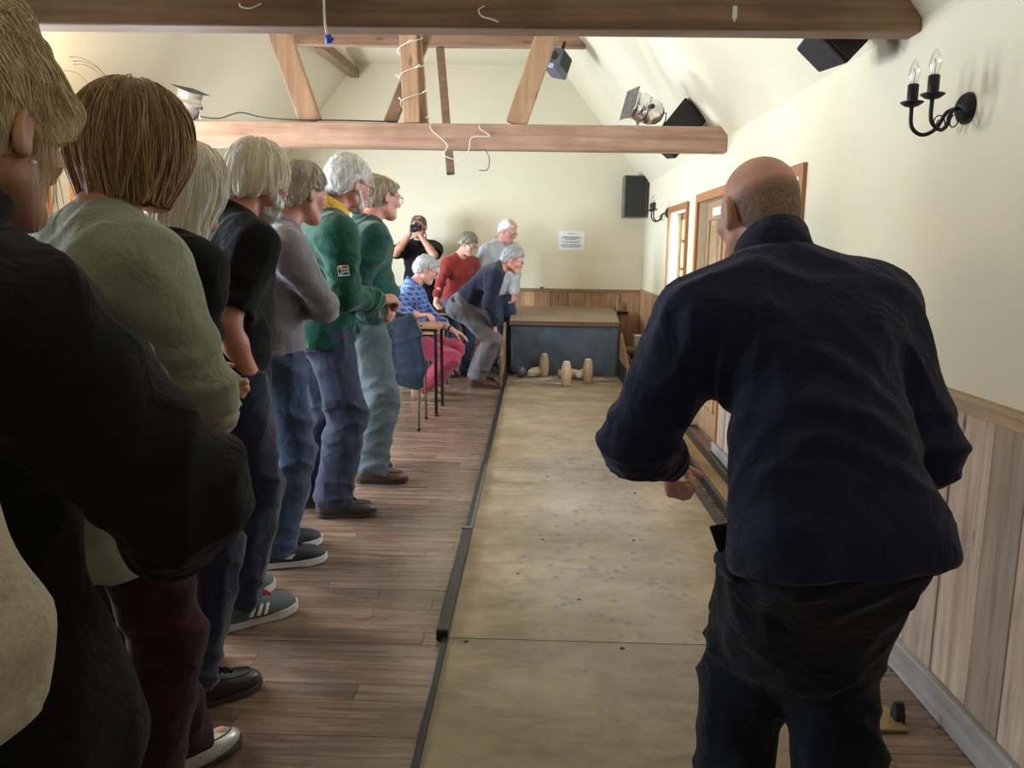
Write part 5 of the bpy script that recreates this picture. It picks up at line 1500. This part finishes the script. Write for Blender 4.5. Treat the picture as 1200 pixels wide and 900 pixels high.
P2 = person('sage', 'brown-bobbed woman in a sage green cardigan and maroon trousers', (-.955, 1.71), -36, H=1.73, w=1.0, v=.007, cv=.009, C_=(9, 2, 0), head=(12, 0, 16), neckf=.035,
            feet=((-.1, .22, 6), (.1, .0, -6)),
            hands=(dict(to=(-.1, .30, 1.05), pole=(-1, -.4, -.3)), dict(to=(.10, .24, .98), pole=(1, -.5, .1), curl=30)),
            top=dict(mat=C_SAGE, name='cardigan', hem=-.25, loose=.008, sl_loose=.008, fold=.004, hemflare=.02), legs=dict(mat=C_MAROON, loose=.018), shoes=GLITTER,
            hair=hair_bob((.30, .18, .085), .118, .128, -.118, 3600, .22, nape_in=.02, slant=.1, dark=.5, r=.0012, top=.008))
P3 = person('pale', 'woman with pale blonde straight hair behind the sage cardigan', (-1.08, 2.34), -40, H=1.69, w=.95, v=.009, cv=.011, C_=(8, 0, 0), head=(12, 0, 18), neckf=.03,
            hands=(dict(to=(-.19, .05, .80), pole=(-.3, -1, 0)), dict(to=(.18, .03, .80), pole=(.2, -1, 0))),
            top=dict(mat=C_POLO, name='blouse', hem=-.12), legs=dict(mat=C_NAVYJ, loose=.01), shoes=BLACK_SHOE,
            hair=hair_bob((.96, .83, .60), .100, .112, -.185, 2600, .26, nape_in=.0, flare=.008, dark=.75, seed=4, r=.0013))
mb = MB()
for k in range(5):
    a = k * 1.25; c = P3['Hp'](.088 + .002 * math.cos(a), .012 + .008 * math.cos(a), -.07 + .012 * math.sin(a)); mb.lathe([(.0005, -.005), (.005, 0), (.0005, .005)], Matrix.Translation(c), 8)
mb.build('earring', plain('amber_bead', (.42, .30, .16), .2), P3['root'])

P4 = person('polo', 'white-haired bearded man in a black polo shirt and grey trainers', (-1.14, 2.885), -48, H=1.78, w=1.06, belly=.03, v=.007, cv=.009, skin=(.46, .20, .13), pelv=(0, .03), P_=(3, 0, 0), C_=(9, 0, -4), head=(12, 0, 12), neckf=.045,
            feet=((-.12, .02, 8), (.10, 0, 2)),
            hands=(dict(to=(-.2, .12, .86), pole=(-.5, -1, 0)), dict(to=(.150, .07, .90), pole=(.45, -1, 0), curl=15, dir=(-.25, .12, -1))),
            top=dict(mat=C_POLO, name='polo_shirt', hem=-.10, sleeve='short', loose=.016, fold=.004), legs=dict(mat=C_NAVYJ, loose=.018, flare=.010, fold=.005, end=.03), shoes=SNEAK_GREY,
            hair=hair_bob((.98, .85, .60), .093, .112, -.050, 1900, .10, part=(0, -.03, .13), seed=7, dark=.75, slant=.45, r=.0014, facecut=.02))
beard(P4, (.85, .83, .78), .035)
collar(P4, C_POLO, r=.064, h=.035, gap=60, flareout=.012)
P5 = person('grey', 'grey-jumpered man in blue jeans and black trainers, arms folded', (-1.165, 3.48), -60, H=1.76, w=.98, v=.008, cv=.010, skin=(.48, .23, .155), pelv=(0, .04), C_=(9, 0, -6), head=(12, 0, 22), neckf=.045,
            feet=((-.11, .03, -4), (.10, -.01, -8)),
            hands=(dict(to=(-.08, .10, 1.14), pole=(-.9, .4, -.6), palm=(0, -1, 0), dir=(.3, -.9, .1), curl=25), dict(to=(-.10, .17, 1.12), pole=(.6, .75, -.9), palm=(0, -1, 0), dir=(-1, -.1, .1), curl=25)),
            top=dict(mat=C_GREYK, name='zip_neck_jumper', hem=-.09, loose=.015, sl_loose=.006, fold=.004), legs=dict(mat=C_JEAN, loose=.016, fold=.006, flare=.014), shoes=SNEAK_BLACK,
            hair=hair_short((.42, .36, .28), .013, (.85, -.005), n=1300, length=.05, nape=-.085))
collar(P5, C_GREYK, r=.066, h=.045, gap=45, flareout=.016)
P6 = person('fleece', 'white-haired man in a green fleece with flag patch and yellow collar', (-1.11, 4.15), -62, H=1.855, w=1.06, belly=.03, v=.008, cv=.010, skin=(.52, .25, .18), pelv=(0, .03), C_=(8, 0, -4), head=(14, 0, 20), neckf=.045,
            feet=((-.13, -.05, -4), (.10, .04, -16)),
            hands=(dict(to=(-.06, .34, 1.10), pole=(-.8, -.6, -.3), palm=(.3, -.2, -1), dir=(.8, .4, -.2), curl=45), dict(to=(.09, .30, 1.12), pole=(.7, -.8, -.3), palm=(-.4, 0, -1), dir=(-.3, .9, .1), curl=50)),
            top=dict(mat=C_GREEN, name='fleece', hem=-.09, hemflare=.018, loose=.022, sl_loose=.012, fold=.006), legs=dict(mat=C_NAVYT, loose=.022, flare=.018, fold=.007), shoes=BROWN_LACE,
            hair=hair_short((.80, .76, .70), .014, (.85, .0), n=1500, length=.05, bald=-.012, mess=.7, top=.006, nape=-.08))
beard(P6, (.66, .62, .58), .0, 300)
collar(P6, C_YEL, r=.068, h=.06, gap=50, flareout=.022, name='polo_collar', z0=.004)
collar(P6, C_GREEN, r=.086, h=.022, gap=60, flareout=.006, name='fleece_collar', fold_down=False, z0=-.012)
glasses(P6)
# flag badge on the sleeve
def flag(I):
    F = I['topF']; c = I['SH'][1] + (I['EL'][1] - I['SH'][1]) * .58; nrm = unit(A_(.25, -1, 0)); up = unit(I['SH'][1] - I['EL'][1]); up = unit(up - nrm * (up @ nrm)); sd = np.cross(up, nrm)
    if sd[0] < 0: sd = -sd
    w, h = .060, .044; nx, ny = 18, 12
    P = np.array([c + sd * (i / nx - .5) * w + up * (j / ny - .5) * h + nrm * .10 for j in range(ny + 1) for i in range(nx + 1)])
    P = F.project(P, .002, 6)
    g = 'rgwbyk'; cols = dict(r=(.55, .03, .04), g=(.0, .22, .10), w=(.8, .8, .8), b=(.02, .06, .45), y=(.75, .5, .03), k=(.01, .01, .01))
    me = bpy.data.meshes.new('flag_badge')
    fs = []; mi = []
    for j in range(ny):
        for i in range(nx):
            fs.append((j * (nx + 1) + i, j * (nx + 1) + i + 1, (j + 1) * (nx + 1) + i + 1, (j + 1) * (nx + 1) + i))
            u = (i + .5) / nx; vv = (j + .5) / ny
            if u < .05 or u > .95 or vv < .07 or vv > .93: q = 'w'
            else:
                y = abs(vv - .5); d = y - max(0, (.5 - u * 1.15)) * .86
                if u < .42 and y < (.40 - u) * .95: q = 'k'
                elif u < .46 and y < (.40 - u) * .95 + .07: q = 'y'
                elif y < max(.10, (.52 - u) * .95 + .10): q = 'g'
                elif y < max(.17, (.52 - u) * .95 + .19): q = 'w'
                else: q = 'r' if vv > .5 else 'b'
            mi.append(g.index(q))
    me.from_pydata([tuple(p) for p in P], [], fs)
    for ch in g: me.materials.append(plain('flag_' + ch, cols[ch], .8, var=.05))
    me.polygons.foreach_set('material_index', mi); me.update()
    o = link_mesh('flag_badge', me, None, I['root']); o['label'] = 'small embroidered flag badge on the sleeve'
flag(P6)
P7 = person('green', 'balding man in a dark green jumper and grey-green trousers, furthest of the row', (-1.04, 4.87), -72, H=1.83, w=1.10, belly=.07, v=.008, cv=.010, skin=(.55, .26, .20), pelv=(0, .02), C_=(6, 0, 0), head=(8, 0, 22), neckf=.04,
            feet=((-.16, -.02, -8), (.16, .03, -14)),
            hands=(dict(to=(-.165, .075, .94), pole=(-.5, -1, 0), curl=15, dir=(.25, .1, -1)), dict(to=(.165, .075, .94), pole=(.5, -1, 0), curl=15, dir=(-.25, .1, -1))),
            top=dict(mat=C_GREEN2, name='jumper', hem=-.08, hemflare=.014, loose=.024, sl_loose=.014, fold=.007), legs=dict(mat=C_GGREY, loose=.024, flare=.022, fold=.006), shoes=BROWN_SLIP,
            hair=hair_short((.32, .25, .165), .010, (.85, -.005), n=900, length=.045, bald=.01, nape=-.085))
collar(P7, C_GREEN2, r=.072, h=.03, gap=50, flareout=.008)
glasses(P7)

# ---- the group at the far end --------------------------------------
P8 = person('seated', 'seated grey-haired man in blue check shirt and raspberry trousers', (-1.17, 7.66), -84, H=1.76, w=1.05, belly=.04, v=.009, cv=.011, skin=(.60, .32, .25), hip=.55, P_=(-8, 0, 0), C_=(10, 0, 0), head=(24, 0, 6), neckf=.04,
            feet=((-.13, .23, -6), (.17, .10, -16)), hands=(dict(to=(-.08, .40, .63), pole=(-.8, -.5, -.2), palm=(0, 0, -1), dir=(0, .9, -.4), curl=15), dict(to=(.34, .10, .80), pole=(.8, -.4, -.5), palm=(0, 0, -1), dir=(.3, .8, .1), curl=35)),
            top=dict(mat=C_BLUECHK, name='check_shirt', hem=-.06, sleeve='three', loose=.018, fold=.004), legs=dict(mat=C_PINK, waist=.10, loose=.018, fold=.004, flare=.004, end=.05), shoes=TAN_SHOE,
            hair=hair_short((.44, .45, .47), .013, (.85, .0), n=700, length=.04))
glasses(P8); collar(P8, C_BLUECHK, r=.066, h=.035, gap=60)
mb = MB(); w0 = P8['WR'][0] + unit(P8['EL'][0] - P8['WR'][0]) * .03; ax = unit(P8['EL'][0] - P8['WR'][0])
Q = Vector(ax).to_track_quat('Z', 'Y').to_matrix().to_4x4(); mb.lathe([(.030, -.01), (.034, -.009), (.034, .009), (.030, .01)], Matrix.Translation(w0) @ Q, 16); mb.build('watch_strap', M_BLACK, P8['root'])

P9 = person('photographer', 'photographer in a black shirt raising a camera to his face', (-1.34, 9.52), 176, H=1.77, w=1.02, v=.008, cv=.011, skin=(.45, .24, .16), head=(6, 0, 0), neckf=.02,
            hands=(dict(to=('w', -1.285, 9.27, 1.525), pole=(-.75, .3, -1), palm=(.3, .0, 1), dir=(.5, .3, .75), curl=45), dict(to=('w', -1.415, 9.28, 1.545), pole=(.75, .3, -1), palm=(-.9, -.2, .1), dir=(-.2, .2, .95), curl=48)),
            top=dict(mat=C_POLO, name='shirt', hem=-.12, sleeve='short', loose=.020, fold=.004), legs=dict(mat=C_BLKT), shoes=BLACK_SHOE,
            hair=hair_short((.10, .08, .06), .008, (.85, .012), n=400, length=.025, bald=-.02))
cmx = tag(empty('camera', (-1.335, 9.262, 1.572), rad(-2)), 'black single-lens reflex camera held to the photographer\'s face', 'camera')
mb = MB(); mb.box((-.065, -.025, 0), (.065, .03, .085)); mb.prism([(-.03, .085), (.03, .085), (.018, .115), (-.018, .115)], -.022, .028, 'Y'); mb.box((-.072, -.04, 0), (-.042, .02, .082)); mb.build('camera_body', M_BLACK, cmx, bevel=.006)
mb = MB(); mb.lathe([(.034, 0), (.036, .01), (.036, .05), (.041, .06), (.042, .088), (.038, .09), (.034, .075)], Matrix.Translation((.005, -.025, .042)) @ Matrix.Rotation(rad(90), 4, 'X'), 22); mb.build('camera_lens', M_BLACKM, cmx)
mb = MB(); mb.lathe([(.035, .074), (.02, .08), (.002, .082)], Matrix.Translation((.005, -.025, .042)) @ Matrix.Rotation(rad(90), 4, 'X'), 20); mb.build('front_element', plain('coated_glass', (.03, .02, .05), .05), cmx)
mb = MB(); mb.tube([(.07, .0, .06), (.10, .03, -.02), (.10, .05, -.16), (.05, .1, -.2)], .006, 6); mb.build('neck_strap', M_BLACK, cmx)

P10 = person('red', 'short-haired woman in a brick red jumper leaning on a desk', (-.86, 9.10), -142, H=1.60, w=.98, bust=.015, v=.008, cv=.011, skin=(.58, .32, .24), C_=(12, 0, 0), head=(26, 0, 28), neckf=.035,
             hands=(dict(to=(-.18, .14, .86), pole=(-.7, -.6, 0)), dict(to=('w', -1.07, 8.74, .78), pole=(.8, -.5, 0), palm=(0, -.1, -1), dir=(.1, .9, -.25), curl=15)),
             top=dict(mat=C_RED, name='jumper', hem=-.06, sleeve='three', loose=.014, neckcut=.012), legs=dict(mat=C_JEAN, loose=.008), shoes=BLACK_SHOE,
             hair=hair_short((.26, .22, .17), .018, (.70, .0), n=800, length=.06, top=.006, nape=-.075))
glasses(P10)
P11 = person('bending', 'man in navy jumper and grey trousers bending with hands on knees', (-.60, 8.34), -86, H=1.78, w=1.03, belly=.01, v=.008, cv=.011, skin=(.55, .27, .20), hip=.82, pelv=(0, -.12), P_=(34, 0, 0), C_=(48, 0, 0), head=(22, 0, -8), neckf=.04,
             feet=((-.11, .0, 4), (.11, .02, -6)), hands=(dict(to=(-.12, .18, .66), pole=(-.8, -.3, .3), palm=(.2, -.9, -.2), dir=(.1, .1, -1), curl=14), dict(to=(.15, .19, .66), pole=(.8, -.3, .3), palm=(-.2, -.9, -.2), dir=(-.1, .1, -1), curl=14)),
             top=dict(mat=C_NAVY, name='jumper', hem=-.03, loose=.020, sl_loose=.014, fold=.005), legs=dict(mat=C_GREYT, loose=.022, flare=.006, fold=.005, seat=.01, waist=.10), shoes=RED_BROWN,
             hair=hair_short((.34, .34, .34), .013, (.85, .0), n=700, length=.045))
glasses(P11); collar(P11, cloth('maroon_collar', (.12, .015, .02)), r=.062, h=.03, gap=60)
P12 = person('standing', 'white-haired man in a pale grey sweatshirt standing by the pin box', (-.41, 9.44), -138, H=1.76, w=1.08, belly=.03, v=.008, cv=.011, skin=(.60, .30, .24), C_=(6, 2, 0), head=(26, 0, 14), neckf=.04,
             hands=(dict(to=('w', -.235, 9.20, .80), pole=(-.8, -.6, 0), curl=30), dict(to=(.25, -.02, .84), pole=(.5, -1, 0))),
             top=dict(mat=C_LGREY, name='sweatshirt', hem=-.05, loose=.022, sl_loose=.014, fold=.005), legs=dict(mat=C_JEAN, loose=.012), shoes=BLACK_SHOE,
             hair=hair_short((.72, .71, .69), .011, (.95, .02), n=500, length=.04, bald=-.01))
glasses(P12, M_WORN); collar(P12, cloth('pale_blue_shirt', (.35, .42, .58)), r=.064, h=.035, gap=60, name='shirt_collar')

# coat hung over the chair back
def coat():
    e = tag(empty('coat', (-1.06, 6.14, 0)), 'dark blue raincoat hanging over the back of a metal chair', 'coat')
    y = A_(0, 1, 0)
    pr = [cone((-.19, .02, .86), (.15, .02, .86), .035, .035, .03), cone((-.10, -.02, .80), (-.08, -.03, .45), .11, .13, .05, (y, .35)), cone((.08, -.02, .82), (.12, -.03, .42), .09, .115, .05, (y, .38)), cone((.17, -.02, .80), (.215, -.03, .48), .035, .045, .03, (y, .8))]
    F = Field(pr, .009); F.clip(A_(0, 0, .36), unit(A_(-.12, 0, -1)))
    F.displace(folds(.011, 1.3, 21, .08)); F.displace(folds(.004, 2.4, 22, .2))
    F.cut(cone((-.25, .11, .86), (.25, .11, .80), .05, .05))
    link_mesh('coat_body', F.mesh('coat_body'), C_COAT, e)
    mb = MB(); mb.tube([tuple(p) for p in F.project(np.array([(.02 + .012 * math.sin(k * .7), -.1, .80 - k * .033) for k in range(13)]), .002)], .003, 5); mb.build('zip', M_BLACK, e)
    mb = MB(); mb.tube([(-.10, -.02, .885), (-.03, -.05, .905), (.04, -.045, .905), (.10, -.02, .885)], [.012, .02, .02, .012], 8); mb.build('collar', C_COAT, e)
coat()
